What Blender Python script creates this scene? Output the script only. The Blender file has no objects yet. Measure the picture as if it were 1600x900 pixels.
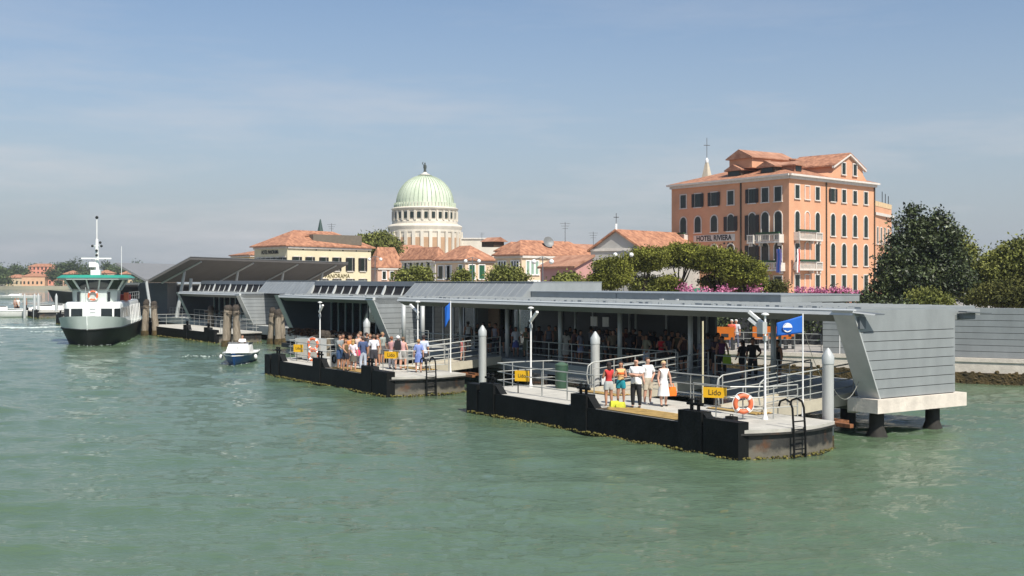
import bpy, bmesh, math, random
import numpy as np
from mathutils import Vector, Matrix
R = math.radians
rnd = random.Random(11)
S = bpy.context.scene
COL = S.collection

# ------------------------------------------------------------------ camera, sky, sun, exposure
CAMZ, HZ, F = 5.4, 438.0, 1800.0
cam_d = bpy.data.cameras.new("camera"); cam = bpy.data.objects.new("camera", cam_d); COL.objects.link(cam)
cam.location = (0, 0, CAMZ); cam.rotation_euler = (R(90), 0, 0)
cam_d.sensor_width = 36; cam_d.lens = 40.5; cam_d.shift_y = -0.0075
cam_d.clip_start = 0.5; cam_d.clip_end = 20000
S.camera = cam
SUN_AZ = Vector((0.48, -0.877, 0)).normalized(); SUN_EL = R(52)
S.view_settings.view_transform = 'Standard'; S.view_settings.look = 'None'
S.view_settings.exposure = 0.34; S.view_settings.gamma = 1.0; S.view_settings.use_curve_mapping = False
S.render.engine = 'CYCLES'

world = bpy.data.worlds.new("World"); S.world = world; world.use_nodes = True
nt = world.node_tree; nt.nodes.clear()
wo = nt.nodes.new("ShaderNodeOutputWorld"); bg = nt.nodes.new("ShaderNodeBackground")
sky = nt.nodes.new("ShaderNodeTexSky"); sky.sky_type = 'NISHITA'; sky.sun_disc = False
sky.sun_elevation = SUN_EL
sky.sun_rotation = math.atan2(SUN_AZ.x, SUN_AZ.y)
sky.altitude = 0; sky.air_density = 1.0; sky.dust_density = 1.0; sky.ozone_density = 1.2
bg.inputs['Strength'].default_value = 0.088
tc = nt.nodes.new("ShaderNodeTexCoord")
# thin high cloud and the milky haze band low over the horizon
sep = nt.nodes.new("ShaderNodeSeparateXYZ"); nt.links.new(tc.outputs['Generated'], sep.inputs[0])
mp = nt.nodes.new("ShaderNodeMapping"); mp.inputs['Scale'].default_value = (1.0, 1.0, 6.5); mp.inputs['Location'].default_value = (3.1, 0.4, 1.7)
nt.links.new(tc.outputs['Generated'], mp.inputs[0])
no = nt.nodes.new("ShaderNodeTexNoise"); no.inputs['Scale'].default_value = 3.4; no.inputs['Detail'].default_value = 8; no.inputs['Roughness'].default_value = 0.62
nt.links.new(mp.outputs[0], no.inputs['Vector'])
cr = nt.nodes.new("ShaderNodeMapRange"); cr.inputs[1].default_value = 0.46; cr.inputs[2].default_value = 0.68; cr.inputs[3].default_value = 0; cr.inputs[4].default_value = 0.62
nt.links.new(no.outputs['Fac'], cr.inputs[0])
hb = nt.nodes.new("ShaderNodeMapRange"); hb.inputs[1].default_value = 0.27; hb.inputs[2].default_value = 0.03; hb.inputs[3].default_value = 0.0; hb.inputs[4].default_value = 1.0
nt.links.new(sep.outputs['Z'], hb.inputs[0])
mu = nt.nodes.new("ShaderNodeMath"); mu.operation = 'MULTIPLY'; nt.links.new(cr.outputs[0], mu.inputs[0]); nt.links.new(hb.outputs[0], mu.inputs[1])
hs = nt.nodes.new("ShaderNodeMath"); hs.operation = 'MULTIPLY_ADD'; hs.inputs[1].default_value = 0.78; hs.use_clamp = True
hb2 = nt.nodes.new("ShaderNodeMath"); hb2.operation = 'POWER'; hb2.inputs[1].default_value = 1.4; nt.links.new(hb.outputs[0], hb2.inputs[0])
nt.links.new(hb2.outputs[0], hs.inputs[0]); hs.inputs[2].default_value = 0.0
mx = nt.nodes.new("ShaderNodeMix"); mx.data_type = 'RGBA'
SKY_MILK = (3.65, 4.0, 4.45, 1)
nt.links.new(hs.outputs[0], mx.inputs['Factor']); nt.links.new(sky.outputs[0], mx.inputs[6]); mx.inputs[7].default_value = SKY_MILK
cm = nt.nodes.new("ShaderNodeMix"); cm.data_type = 'RGBA'; nt.links.new(mu.outputs[0], cm.inputs['Factor']); nt.links.new(mx.outputs[2], cm.inputs[6]); cm.inputs[7].default_value = (6.3, 6.1, 6.0, 1)
tint = nt.nodes.new("ShaderNodeMix"); tint.data_type = 'RGBA'; tint.blend_type = 'MULTIPLY'; tint.inputs['Factor'].default_value = 1
nt.links.new(cm.outputs[2], tint.inputs[6]); tint.inputs[7].default_value = (1.0, 1.02, 1.06, 1)
nt.links.new(tint.outputs[2], bg.inputs['Color']); nt.links.new(bg.outputs[0], wo.inputs[0])

sun_d = bpy.data.lights.new("sun", 'SUN'); sun = bpy.data.objects.new("sun", sun_d); COL.objects.link(sun)
sun_d.energy = 5.0; sun_d.angle = R(0.5); sun_d.color = (1.0, 0.945, 0.86)
sdir = Vector((SUN_AZ.x*math.cos(SUN_EL), SUN_AZ.y*math.cos(SUN_EL), math.sin(SUN_EL)))
sun.rotation_euler = sdir.to_track_quat('Z', 'Y').to_euler()
sun.location = (30, -40, 60)

# ------------------------------------------------------------------ helpers
def PX(px, Y): return (px-800)/F*Y
def PZ(py, Y): return CAMZ-(py-HZ)/F*Y
def G(px, py, z):
    Y = F*(CAMZ-z)/(py-HZ); return (PX(px, Y), Y)

MATS = {}
def mat(name, col, rough=0.6, metal=0.0, var=0.12, scale=2.0, bump=0.0, bscale=20.0, spec=0.5, col2=None, stretch=(1,1,1), alpha=None, island=0.0):
    if name in MATS: return MATS[name]
    m = bpy.data.materials.new(name); m.use_nodes = True; n = m.node_tree; L = n.links
    b = n.nodes['Principled BSDF']
    b.inputs['Roughness'].default_value = rough; b.inputs['Metallic'].default_value = metal
    b.inputs['Specular IOR Level'].default_value = spec
    t = n.nodes.new("ShaderNodeTexCoord"); mpn = n.nodes.new("ShaderNodeMapping"); mpn.inputs['Scale'].default_value = stretch
    L.new(t.outputs['Object'], mpn.inputs[0])
    nz = n.nodes.new("ShaderNodeTexNoise"); nz.inputs['Scale'].default_value = scale; nz.inputs['Detail'].default_value = 6; nz.inputs['Roughness'].default_value = 0.6
    L.new(mpn.outputs[0], nz.inputs['Vector'])
    rr = n.nodes.new("ShaderNodeMapRange"); rr.inputs[1].default_value = 0.32; rr.inputs[2].default_value = 0.68
    L.new(nz.outputs['Fac'], rr.inputs[0])
    mm = n.nodes.new("ShaderNodeMix"); mm.data_type = 'RGBA'
    c2 = col2 if col2 else tuple(min(1, c*(1+var)) for c in col)
    c1 = col if col2 else tuple(c*(1-var) for c in col)
    mm.inputs[6].default_value = (*c1, 1); mm.inputs[7].default_value = (*c2, 1)
    L.new(rr.outputs[0], mm.inputs['Factor'])
    out = mm.outputs[2]
    if island:
        g = n.nodes.new("ShaderNodeNewGeometry"); h = n.nodes.new("ShaderNodeHueSaturation")
        ir = n.nodes.new("ShaderNodeMapRange"); ir.inputs[3].default_value = 1-island; ir.inputs[4].default_value = 1+island
        L.new(g.outputs['Random Per Island'], ir.inputs[0]); L.new(ir.outputs[0], h.inputs['Value']); L.new(out, h.inputs['Color']); out = h.outputs[0]
    L.new(out, b.inputs['Base Color'])
    if bump:
        nb = n.nodes.new("ShaderNodeTexNoise"); nb.inputs['Scale'].default_value = bscale; nb.inputs['Detail'].default_value = 4
        L.new(mpn.outputs[0], nb.inputs['Vector'])
        bp = n.nodes.new("ShaderNodeBump"); bp.inputs['Strength'].default_value = bump; bp.inputs['Distance'].default_value = 0.05
        L.new(nb.outputs['Fac'], bp.inputs['Height']); L.new(bp.outputs[0], b.inputs['Normal'])
    MATS[name] = m
    return m

def glass_mat(name, col, rough=0.04, alpha=0.5):
    if name in MATS: return MATS[name]
    m = bpy.data.materials.new(name); m.use_nodes = True; n = m.node_tree; L = n.links
    n.nodes.clear(); o = n.nodes.new("ShaderNodeOutputMaterial")
    gl = n.nodes.new("ShaderNodeBsdfGlossy"); gl.inputs['Roughness'].default_value = rough; gl.inputs['Color'].default_value = (0.9, 0.95, 0.95, 1)
    tr = n.nodes.new("ShaderNodeBsdfTransparent"); tr.inputs['Color'].default_value = (*col, 1)
    fr = n.nodes.new("ShaderNodeFresnel"); fr.inputs['IOR'].default_value = 1.5
    ad = n.nodes.new("ShaderNodeMath"); ad.operation = 'ADD'; ad.inputs[1].default_value = 0.12
    ms = n.nodes.new("ShaderNodeMixShader"); L.new(fr.outputs[0], ad.inputs[0]); L.new(ad.outputs[0], ms.inputs[0])
    L.new(tr.outputs[0], ms.inputs[1]); L.new(gl.outputs[0], ms.inputs[2]); L.new(ms.outputs[0], o.inputs[0])
    MATS[name] = m; return m

class MB:
    def __init__(self): self.v = []; self.f = []; self.mi = []; self.k = 0
    def add(self, vs, fs):
        o = len(self.v); self.v += [tuple(p) for p in vs]
        for q in fs: self.f.append([i+o for i in q]); self.mi.append(self.k)
        return self
    def box(self, x0, x1, y0, y1, z0, z1):
        vs = [(x0,y0,z0),(x1,y0,z0),(x1,y1,z0),(x0,y1,z0),(x0,y0,z1),(x1,y0,z1),(x1,y1,z1),(x0,y1,z1)]
        return self.add(vs, [(0,3,2,1),(4,5,6,7),(0,1,5,4),(1,2,6,5),(2,3,7,6),(3,0,4,7)])
    def obox(self, c, sx, sy, sz, rz=0, rx=0, ry=0):
        M = Matrix.Translation(c) @ Matrix.Rotation(rz,4,'Z') @ Matrix.Rotation(ry,4,'Y') @ Matrix.Rotation(rx,4,'X')
        vs = [M @ Vector((a*sx/2, b*sy/2, d*sz/2)) for d in (-1,1) for a,b in ((-1,-1),(1,-1),(1,1),(-1,1))]
        return self.add(vs, [(0,3,2,1),(4,5,6,7),(0,1,5,4),(1,2,6,5),(2,3,7,6),(3,0,4,7)])
    def prism(self, poly, z0, z1):
        n = len(poly); a = sum(poly[i][0]*poly[(i+1)%n][1]-poly[(i+1)%n][0]*poly[i][1] for i in range(n))
        if a < 0: poly = poly[::-1]
        vs = [(p[0],p[1],z0) for p in poly]+[(p[0],p[1],z1) for p in poly]
        fs = [tuple(range(n))[::-1], tuple(range(n,2*n))]+[(i,(i+1)%n,(i+1)%n+n,i+n) for i in range(n)]
        return self.add(vs, fs)
    def extr(self, pts, vec):
        n = len(pts); p = [Vector(q) for q in pts]; vec = Vector(vec)
        nrm = Vector((0,0,0))
        for i in range(n): nrm += p[i].cross(p[(i+1)%n])
        if nrm.dot(vec) < 0: p = p[::-1]
        vs = p+[q+vec for q in p]
        return self.add(vs, [tuple(range(n))[::-1], tuple(range(n,2*n))]+[(i,(i+1)%n,(i+1)%n+n,i+n) for i in range(n)])
    def tube(self, pts, r, n=8, closed=False):
        P = [Vector(p) for p in pts]; rs = r if isinstance(r,(list,tuple)) else [r]*len(P)
        rings = []; up = Vector((0,0,1)); m = len(P); prev = None
        for i in range(m):
            if closed: t = (P[(i+1)%m]-P[i-1])
            else: t = P[min(i+1,m-1)]-P[max(i-1,0)]
            t.normalize()
            if prev is None:
                a = t.cross(up)
                if a.length < 1e-3: a = t.cross(Vector((1,0,0)))
            else: a = prev - t*prev.dot(t)
            a.normalize(); prev = a; b = t.cross(a)
            rings.append([P[i]+(a*math.cos(2*math.pi*j/n)+b*math.sin(2*math.pi*j/n))*rs[i] for j in range(n)])
        vs = [q for rg in rings for q in rg]; fs = []
        for i in range(m if closed else m-1):
            k = (i+1)%m
            for j in range(n): fs.append((i*n+j, i*n+(j+1)%n, k*n+(j+1)%n, k*n+j))
        if not closed: fs += [tuple(range(n))[::-1], tuple(range((m-1)*n, m*n))]
        return self.add(vs, fs)
    def cyl(self, x, y, z0, z1, r0, r1=None, n=14): return self.lathe([(r0,z0),(r0 if r1 is None else r1,z1)], x, y, n)
    def lathe(self, prof, x=0, y=0, n=24, sy=1.0):
        vs = []; fs = []; m = len(prof)
        for r,z in prof:
            for j in range(n): vs.append((x+r*math.cos(2*math.pi*j/n), y+r*sy*math.sin(2*math.pi*j/n), z))
        for i in range(m-1):
            for j in range(n): fs.append((i*n+j, i*n+(j+1)%n, (i+1)*n+(j+1)%n, (i+1)*n+j))
        fs += [tuple(range(n))[::-1], tuple(range((m-1)*n, m*n))]
        return self.add(vs, fs)
    def ball(self, c, rx, ry=None, rz=None, n=10, m=6):
        ry = ry or rx; rz = rz or rx; vs = [(c[0],c[1],c[2]-rz)]; fs = []
        for i in range(1,m):
            a = -math.pi/2+math.pi*i/m
            for j in range(n): vs.append((c[0]+rx*math.cos(a)*math.cos(2*math.pi*j/n), c[1]+ry*math.cos(a)*math.sin(2*math.pi*j/n), c[2]+rz*math.sin(a)))
        vs.append((c[0],c[1],c[2]+rz)); t = len(vs)-1
        for j in range(n): fs.append((0, 1+(j+1)%n, 1+j)); fs.append((t, 1+(m-2)*n+j, 1+(m-2)*n+(j+1)%n))
        for i in range(m-2):
            for j in range(n): fs.append((1+i*n+j, 1+i*n+(j+1)%n, 1+(i+1)*n+(j+1)%n, 1+(i+1)*n+j))
        return self.add(vs, fs)
    def mesh(self, name, mats, smooth=False):
        me = bpy.data.meshes.new(name); me.from_pydata(self.v, [], self.f)
        for m in (mats if isinstance(mats,(list,tuple)) else [mats]): me.materials.append(m)
        if max(self.mi, default=0): me.polygons.foreach_set('material_index', self.mi)
        if smooth: me.polygons.foreach_set('use_smooth', [True]*len(self.f)); 
        me.update()
        if smooth:
            try: me.set_sharp_from_angle(angle=R(40))
            except Exception: pass
        return me
    def build(self, name, mats, parent=None, smooth=False, loc=None, rz=None):
        o = bpy.data.objects.new(name, self.mesh(name, mats, smooth)); COL.objects.link(o)
        if parent: o.parent = parent
        if loc: o.location = loc
        if rz is not None: o.rotation_euler = (0,0,rz)
        return o

def tag(o, label=None, cat=None, group=None, kind=None):
    if label: o['label'] = label
    if cat: o['category'] = cat
    if group: o['group'] = group
    if kind: o['kind'] = kind
    return o
def thing(name, label, cat, loc=(0,0,0), rz=0, group=None):
    o = bpy.data.objects.new(name, None); COL.objects.link(o); o.empty_display_size = 0.2
    o.location = loc if len(loc) == 3 else (*loc, 0); o.rotation_euler = (0,0,rz)
    return tag(o, label, cat, group)
def put(name, me, parent, loc=(0,0,0), rz=0):
    o = bpy.data.objects.new(name, me); COL.objects.link(o); o.parent = parent; o.location = loc; o.rotation_euler = (0,0,rz); return o
def copy_tree(o, parent=None):
    c = o.copy(); COL.objects.link(c); c.parent = parent
    for ch in list(o.children): copy_tree(ch, c)
    return c
def np_mesh(name, verts, quads, m, smooth=False):
    me = bpy.data.meshes.new(name); nv = len(verts); nf = len(quads)
    me.vertices.add(nv); me.vertices.foreach_set('co', np.asarray(verts, np.float32).ravel())
    me.loops.add(nf*4); me.loops.foreach_set('vertex_index', np.asarray(quads, np.int32).ravel())
    me.polygons.add(nf); me.polygons.foreach_set('loop_start', np.arange(nf, dtype=np.int32)*4)
    me.materials.append(m); me.update(calc_edges=True); me.validate()
    if smooth: me.polygons.foreach_set('use_smooth', np.ones(nf, bool))
    return me
def text(body, size, parent, loc, rz, m, name='lettering', tilt=90, extrude=0.01, spacing=1.0, sx=1.0, bold=0.0):
    c = bpy.data.curves.new(name, 'FONT'); c.body = body; c.size = size; c.extrude = extrude; c.align_x = 'CENTER'; c.align_y = 'CENTER'; c.space_character = spacing; c.offset = bold
    c.materials.append(m); o = bpy.data.objects.new(name, c); COL.objects.link(o)
    bpy.context.view_layer.update()
    me = bpy.data.meshes.new_from_object(o.evaluated_get(bpy.context.evaluated_depsgraph_get())); bpy.data.objects.remove(o); bpy.data.curves.remove(c)
    o = bpy.data.objects.new(name, me); COL.objects.link(o); o.parent = parent
    o.location = loc; o.rotation_euler = (R(tilt), 0, rz); o.scale = (sx, 1, 1); return o

# dock frame: local x runs along the quay towards the camera's right, local y towards the land
TH = R(-56.42); DX, DY = math.cos(TH), math.sin(TH); BX, BY = 6.8, 34.5
def W(lx, ly): return (BX+DX*lx-DY*ly, BY+DY*lx+DX*ly)
def LX(px, ly):            # where the sight line of a column of the photo meets the line y=ly of the dock
    s = (px-800)/F; X0, Y0 = W(0, ly); return (s*Y0-X0)/(DX-s*DY)
def toL(X, Y): dx, dy = X-BX, Y-BY; return (DX*dx+DY*dy, -DY*dx+DX*dy)

# ------------------------------------------------------------------ materials
M_zinc = mat('zinc_cladding', (0.29,0.31,0.31), 0.45, 0.25, 0.10, 1.3, 0.05, 6, stretch=(1,1,0.4))
M_zinc2 = mat('zinc_roof', (0.26,0.285,0.295), 0.5, 0.25, 0.08, 0.8)
M_zincd = mat('zinc_dark', (0.13,0.145,0.155), 0.5, 0.2, 0.1, 1.0)
M_seam = mat('seam_shadow_gap', (0.05,0.05,0.05), 0.8)
M_paint = mat('grey_painted_steel', (0.42,0.44,0.43), 0.4, 0.1, 0.08, 1.5)
M_palee = mat('pale_roof_edge', (0.55,0.57,0.55), 0.4, 0.1, 0.06, 1.5)
M_rail = mat('stainless_rail', (0.36,0.37,0.345), 0.5, 0.3, 0.08, 4)
M_white = mat('white_paint', (0.78,0.78,0.75), 0.35, 0, 0.05, 2)
M_conc = mat('pale_deck_concrete', (0.44,0.425,0.375), 0.75, 0, 0.16, 1.6, 0.2, 30)
M_stone = mat('istrian_stone', (0.62,0.56,0.48), 0.7, 0, 0.14, 2.2, 0.25, 14)
M_black = mat('tarred_steel', (0.007,0.008,0.008), 0.6, 0, 0.5, 1.2, 0.2, 9, 0.18)
M_blackw = mat('worn_black_steel', (0.012,0.013,0.014), 0.6, 0, 0, 1.1, 0.2, 9, 0.35, col2=(0.05,0.048,0.042))
def hull_stain(m):
    n = m.node_tree; L = n.links; b = n.nodes['Principled BSDF']; src = b.inputs['Base Color'].links[0].from_socket
    t = n.nodes.new("ShaderNodeTexCoord"); sp = n.nodes.new("ShaderNodeSeparateXYZ"); L.new(t.outputs['Object'], sp.inputs[0])
    nz = n.nodes.new("ShaderNodeTexNoise"); nz.inputs['Scale'].default_value = 2.2; nz.inputs['Detail'].default_value = 5; L.new(t.outputs['Object'], nz.inputs['Vector'])
    ad = n.nodes.new("ShaderNodeMath"); ad.operation = 'MULTIPLY_ADD'; ad.inputs[1].default_value = -0.9; L.new(nz.outputs['Fac'], ad.inputs[0]); L.new(sp.outputs['Z'], ad.inputs[2])
    mr = n.nodes.new("ShaderNodeMapRange"); mr.inputs[1].default_value = -0.10; mr.inputs[2].default_value = -0.28; mr.inputs[3].default_value = 0; mr.inputs[4].default_value = .75; L.new(ad.outputs[0], mr.inputs[0])
    mx = n.nodes.new("ShaderNodeMix"); mx.data_type = 'RGBA'; L.new(mr.outputs[0], mx.inputs['Factor']); L.new(src, mx.inputs[6]); mx.inputs[7].default_value = (0.17,0.155,0.12,1)
    n2 = n.nodes.new("ShaderNodeTexNoise"); n2.inputs['Scale'].default_value = 1.3; n2.inputs['Detail'].default_value = 8; L.new(t.outputs['Object'], n2.inputs['Vector'])
    m2 = n.nodes.new("ShaderNodeMapRange"); m2.inputs[1].default_value = .60; m2.inputs[2].default_value = .72; m2.inputs[4].default_value = .8; L.new(n2.outputs['Fac'], m2.inputs[0])
    mz = n.nodes.new("ShaderNodeMix"); mz.data_type = 'RGBA'; L.new(m2.outputs[0], mz.inputs['Factor']); L.new(mx.outputs[2], mz.inputs[6]); mz.inputs[7].default_value = (0.12,0.05,0.02,1)
    L.new(mz.outputs[2], b.inputs['Base Color'])
hull_stain(M_blackw)
M_rust = mat('rust', (0.18,0.07,0.025), 0.85, 0, 0.4, 9)
M_algae = mat('weed_and_mussels', (0.05,0.05,0.012), 0.9, 0, 0, 7, 0.8, 30, col2=(0.20,0.17,0.035), island=0.4)
M_moss = mat('wet_moss', (0.025,0.02,0.008), 0.9, 0, 0, 3.0, 1.0, 12, col2=(0.11,0.075,0.025))
M_yel = mat('sign_yellow', (0.80,0.45,0.015), 0.4, 0, 0.05, 3)
M_blk = mat('black_lettering', (0.012,0.012,0.012), 0.6)
M_ystr = mat('yellow_strip', (0.50,0.33,0.11), 0.7, 0, 0.25, 3)
M_dstr = mat('dark_plank', (0.07,0.05,0.03), 0.7, 0, 0.3, 5)
M_pile = mat('galvanised_pile', (0.42,0.43,0.41), 0.55, 0.15, 0.15, 2.5, stretch=(1,1,0.25))
M_wood = mat('weathered_oak', (0.13,0.10,0.07), 0.85, 0, 0, 3.2, 0.7, 12, col2=(0.34,0.29,0.22), stretch=(4,4,0.35))
M_woodt = mat('rotten_pile_top', (0.05,0.04,0.03), 0.9, 0, 0.4, 6, 0.6, 14)
M_beige = mat('gangway_beige', (0.44,0.40,0.31), 0.7, 0, 0.12, 2)
M_orange = mat('lifebuoy_orange', (0.62,0.14,0.055), 0.5, 0, 0.08, 4)
M_dark = mat('dark_interior', (0.03,0.033,0.035), 0.7, 0, 0.2, 1)
M_dglass = mat('dark_glass', (0.015,0.02,0.022), 0.06, 0, 0.1, 1, spec=0.8)
M_glass = glass_mat('tinted_glass', (0.50,0.74,0.70))
M_tile = mat('terracotta_tiles', (0.19,0.080,0.045), 0.85, 0, 0, 1.6, 1.0, 3.0, col2=(0.50,0.245,0.14))
M_tile2 = mat('old_terracotta_tiles', (0.26,0.12,0.07), 0.9, 0, 0, 0.8, 1.0, 3.5, col2=(0.46,0.25,0.16))
M_leafd = mat('magnolia_leaves', (0.012,0.026,0.009), 0.5, 0, 0, 0.7, col2=(0.075,0.095,0.03), island=0.8, spec=0.5)
M_leafp = mat('pine_needles', (0.035,0.042,0.008), 0.8, 0, 0, 0.5, col2=(0.21,0.22,0.035), island=0.5, spec=0.2)
M_leafg = mat('bright_leaves', (0.07,0.085,0.016), 0.7, 0, 0, 0.5, col2=(0.20,0.21,0.05), island=0.5, spec=0.25)
M_leaff = mat('far_leaves', (0.035,0.055,0.022), 0.8, 0, 0, 0.08, col2=(0.09,0.12,0.04), island=0.5, spec=0.2)
M_leafb = mat('brownish_leaves', (0.035,0.042,0.010), 0.8, 0, 0, 0.5, col2=(0.11,0.11,0.028), island=0.5, spec=0.2)
M_bark = mat('bark', (0.06,0.045,0.032), 0.9, 0, 0.3, 4, 0.6, 10)
M_pink = mat('bougainvillea', (0.32,0.05,0.16), 0.8, 0, 0, 1.5, col2=(0.55,0.22,0.34), island=0.4)

# ------------------------------------------------------------------ water, foam, ground
def make_water():
    m = bpy.data.materials.new('lagoon_water'); m.use_nodes = True; n = m.node_tree; L = n.links
    b = n.nodes['Principled BSDF']
    b.inputs['Roughness'].default_value = 0.035; b.inputs['IOR'].default_value = 1.36
    t = n.nodes.new("ShaderNodeTexCoord")
    n1 = n.nodes.new("ShaderNodeTexNoise"); n1.inputs['Scale'].default_value = 0.06; n1.inputs['Detail'].default_value = 4
    L.new(t.outputs['Object'], n1.inputs['Vector'])
    mm = n.nodes.new("ShaderNodeMix"); mm.data_type = 'RGBA'
    mm.inputs[6].default_value = (0.072,0.120,0.064,1); mm.inputs[7].default_value = (0.094,0.140,0.086,1)
    L.new(n1.outputs['Fac'], mm.inputs['Factor']); L.new(mm.outputs[2], b.inputs['Base Color'])
    mp = n.nodes.new("ShaderNodeMapping"); mp.inputs['Scale'].default_value = (0.6,1.35,1); mp.inputs['Rotation'].default_value = (0,0,R(18)); L.new(t.outputs['Object'], mp.inputs[0])
    a = n.nodes.new("ShaderNodeTexNoise"); a.inputs['Scale'].default_value = 3.6; a.inputs['Detail'].default_value = 7; a.inputs['Roughness'].default_value = 0.62; a.inputs['Distortion'].default_value = 0.4
    L.new(mp.outputs[0], a.inputs['Vector'])
    bp = n.nodes.new("ShaderNodeBump"); bp.inputs['Strength'].default_value = 0.9; bp.inputs['Distance'].default_value = 0.06
    L.new(a.outputs['Fac'], bp.inputs['Height']); L.new(bp.outputs[0], b.inputs['Normal'])
    nr, nc = 680, 620
    Y = 13.0*np.power(300/13.0, np.linspace(0,1,nr)); sx = np.linspace(-0.66,0.66,nc)
    YY = np.repeat(Y[:,None], nc, 1); XX = YY*sx[None,:]
    dY = YY*(math.log(300/13.0)/nr)
    rg = np.random.RandomState(5); Z = np.zeros_like(XX)
    for i in range(90):
        lam = 0.30*(8.0/0.30)**rg.rand(); k = 2*math.pi/lam
        th = rg.normal(R(76), 0.55); amp = 0.0054*lam**0.85*rg.uniform(.4,1)
        if lam > 3: amp *= 0.8
        fade = np.clip((lam/dY-2.0)/2.0, 0, 1)
        ph = k*(XX*math.cos(th)+YY*math.sin(th))+rg.uniform(0,6.28)
        Z += amp*fade*(np.sin(ph)+0.25*np.sin(2*ph+0.6))
    # gusts: calmer and rougher patches
    gust = 0.75+0.25*np.sin(XX*0.11+1.3+0.6*np.sin(YY*0.05))*np.cos(YY*0.07+XX*0.03)
    Z *= gust
    edge = np.minimum(np.minimum(np.arange(nr)[:,None], (nr-1-np.arange(nr))[:,None]), np.minimum(np.arange(nc)[None,:], (nc-1-np.arange(nc))[None,:]))
    Z *= np.clip(edge/6.0, 0, 1)
    verts = np.stack([XX,YY,Z], -1).reshape(-1,3)
    i = np.arange(nr-1)[:,None]*nc+np.arange(nc-1)[None,:]
    q = np.stack([i,i+1,i+nc+1,i+nc], -1).reshape(-1,4)
    nv = len(verts); far = 4000.0
    ex = np.array([[-far,-300,0],[far,-300,0],[far,far,0],[-far,far,0]])
    c = [0, nc-1, nr*nc-1, (nr-1)*nc]
    eq = np.array([[nv,nv+1,c[1],c[0]],[nv+1,nv+2,c[2],c[1]],[nv+2,nv+3,c[3],c[2]],[nv+3,nv,c[0],c[3]]])
    me = np_mesh('water', np.vstack([verts,ex]), np.vstack([q,eq]), m, True)
    o = bpy.data.objects.new('water', me); COL.objects.link(o); tag(o, kind='structure')
make_water()

def bl(name, pts, z0, z1, m, **k):
    return MB().prism(pts, z0, z1).build(name, m, **k)
land = [(90,22),(27.2,59.0),(17.5,64.3),(12.5,67.0),(2,74.5),(-6,83),(-16,97),(-26,113),(-37,132),(-47,150),(-56,175),(-66,215),(-75,330),(-60,760),(900,760),(900,22)]
M_pave = mat('paving', (0.30,0.28,0.25), 0.85, 0, 0.2, 0.5)
tag(bl('quay_ground', land, -1.5, 1.3, [M_pave]), kind='structure')
# stone facing with a weedy band on the visible quay edge
qe = [(60,39.5),(27.2,58.96),(17.5,64.26),(12.5,66.96),(2,74.46),(-6,82.96),(-16,96.9),(-26,112.9),(-37,131.9),(-47,149.9),(-56,174.9)]
def quay_wall():
    b1, b2 = MB(), MB()
    for i in range(len(qe)-1):
        p, q = Vector(qe[i]), Vector(qe[i+1]); d = (q-p).normalized(); nrm = Vector((-d.y, d.x))
        if nrm.y > 0: nrm = -nrm
        a0, a1 = p, q
        b1.prism([a0, a1, a1+nrm*.12, a0+nrm*.12], 0.55, 1.32)
        b1.prism([a0, a1, a1+nrm*.17, a0+nrm*.17], 1.12, 1.325)
        n = max(2, int((q-p).length/0.05)); pp = []
        for j in range(n):
            c = p+(q-p)*((j+.5)/n)
            if c.y > 90: break
            b2.ball((c.x+nrm.x*.1, c.y+nrm.y*.1, rnd.uniform(-.1,.62)), rnd.uniform(.06,.2), .05+rnd.random()*.06, rnd.uniform(.04,.11), 6, 4)
        b2.prism([a0+nrm*.003, a1+nrm*.003, a1+nrm*.16, a0+nrm*.16], -0.5, 0.56)
    o = b1.build('quay_wall', M_stone); tag(o, 'pale stone quay edge running behind the landing stages', 'quay wall')
    w = b2.build('weed_band', M_moss, o, True)
quay_wall()
# far shore of the lagoon
M_bank = mat('far_bank', (0.32,0.30,0.22), 0.9, 0, 0.2, 0.05)
tag(bl('far_shore', [(-460,690),(-150,690),(-150,1100),(-700,1100),(-700,690)], -1, 1.9, [M_bank]), kind='structure')

def add_haze():
    m = bpy.data.materials.new('haze_air'); m.use_nodes = True; n = m.node_tree; n.nodes.clear()
    o = n.nodes.new("ShaderNodeOutputMaterial"); v = n.nodes.new("ShaderNodeVolumePrincipled"); v.inputs['Color'].default_value = (0.82,0.88,0.96,1); v.inputs['Density'].default_value = 0.0002; v.inputs['Anisotropy'].default_value = 0.3
    n.links.new(v.outputs[0], o.inputs['Volume'])
    b = MB().box(-1300,1500,-20,1400,-2.5,52).build('haze', m); tag(b, kind='stuff')
add_haze()
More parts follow.
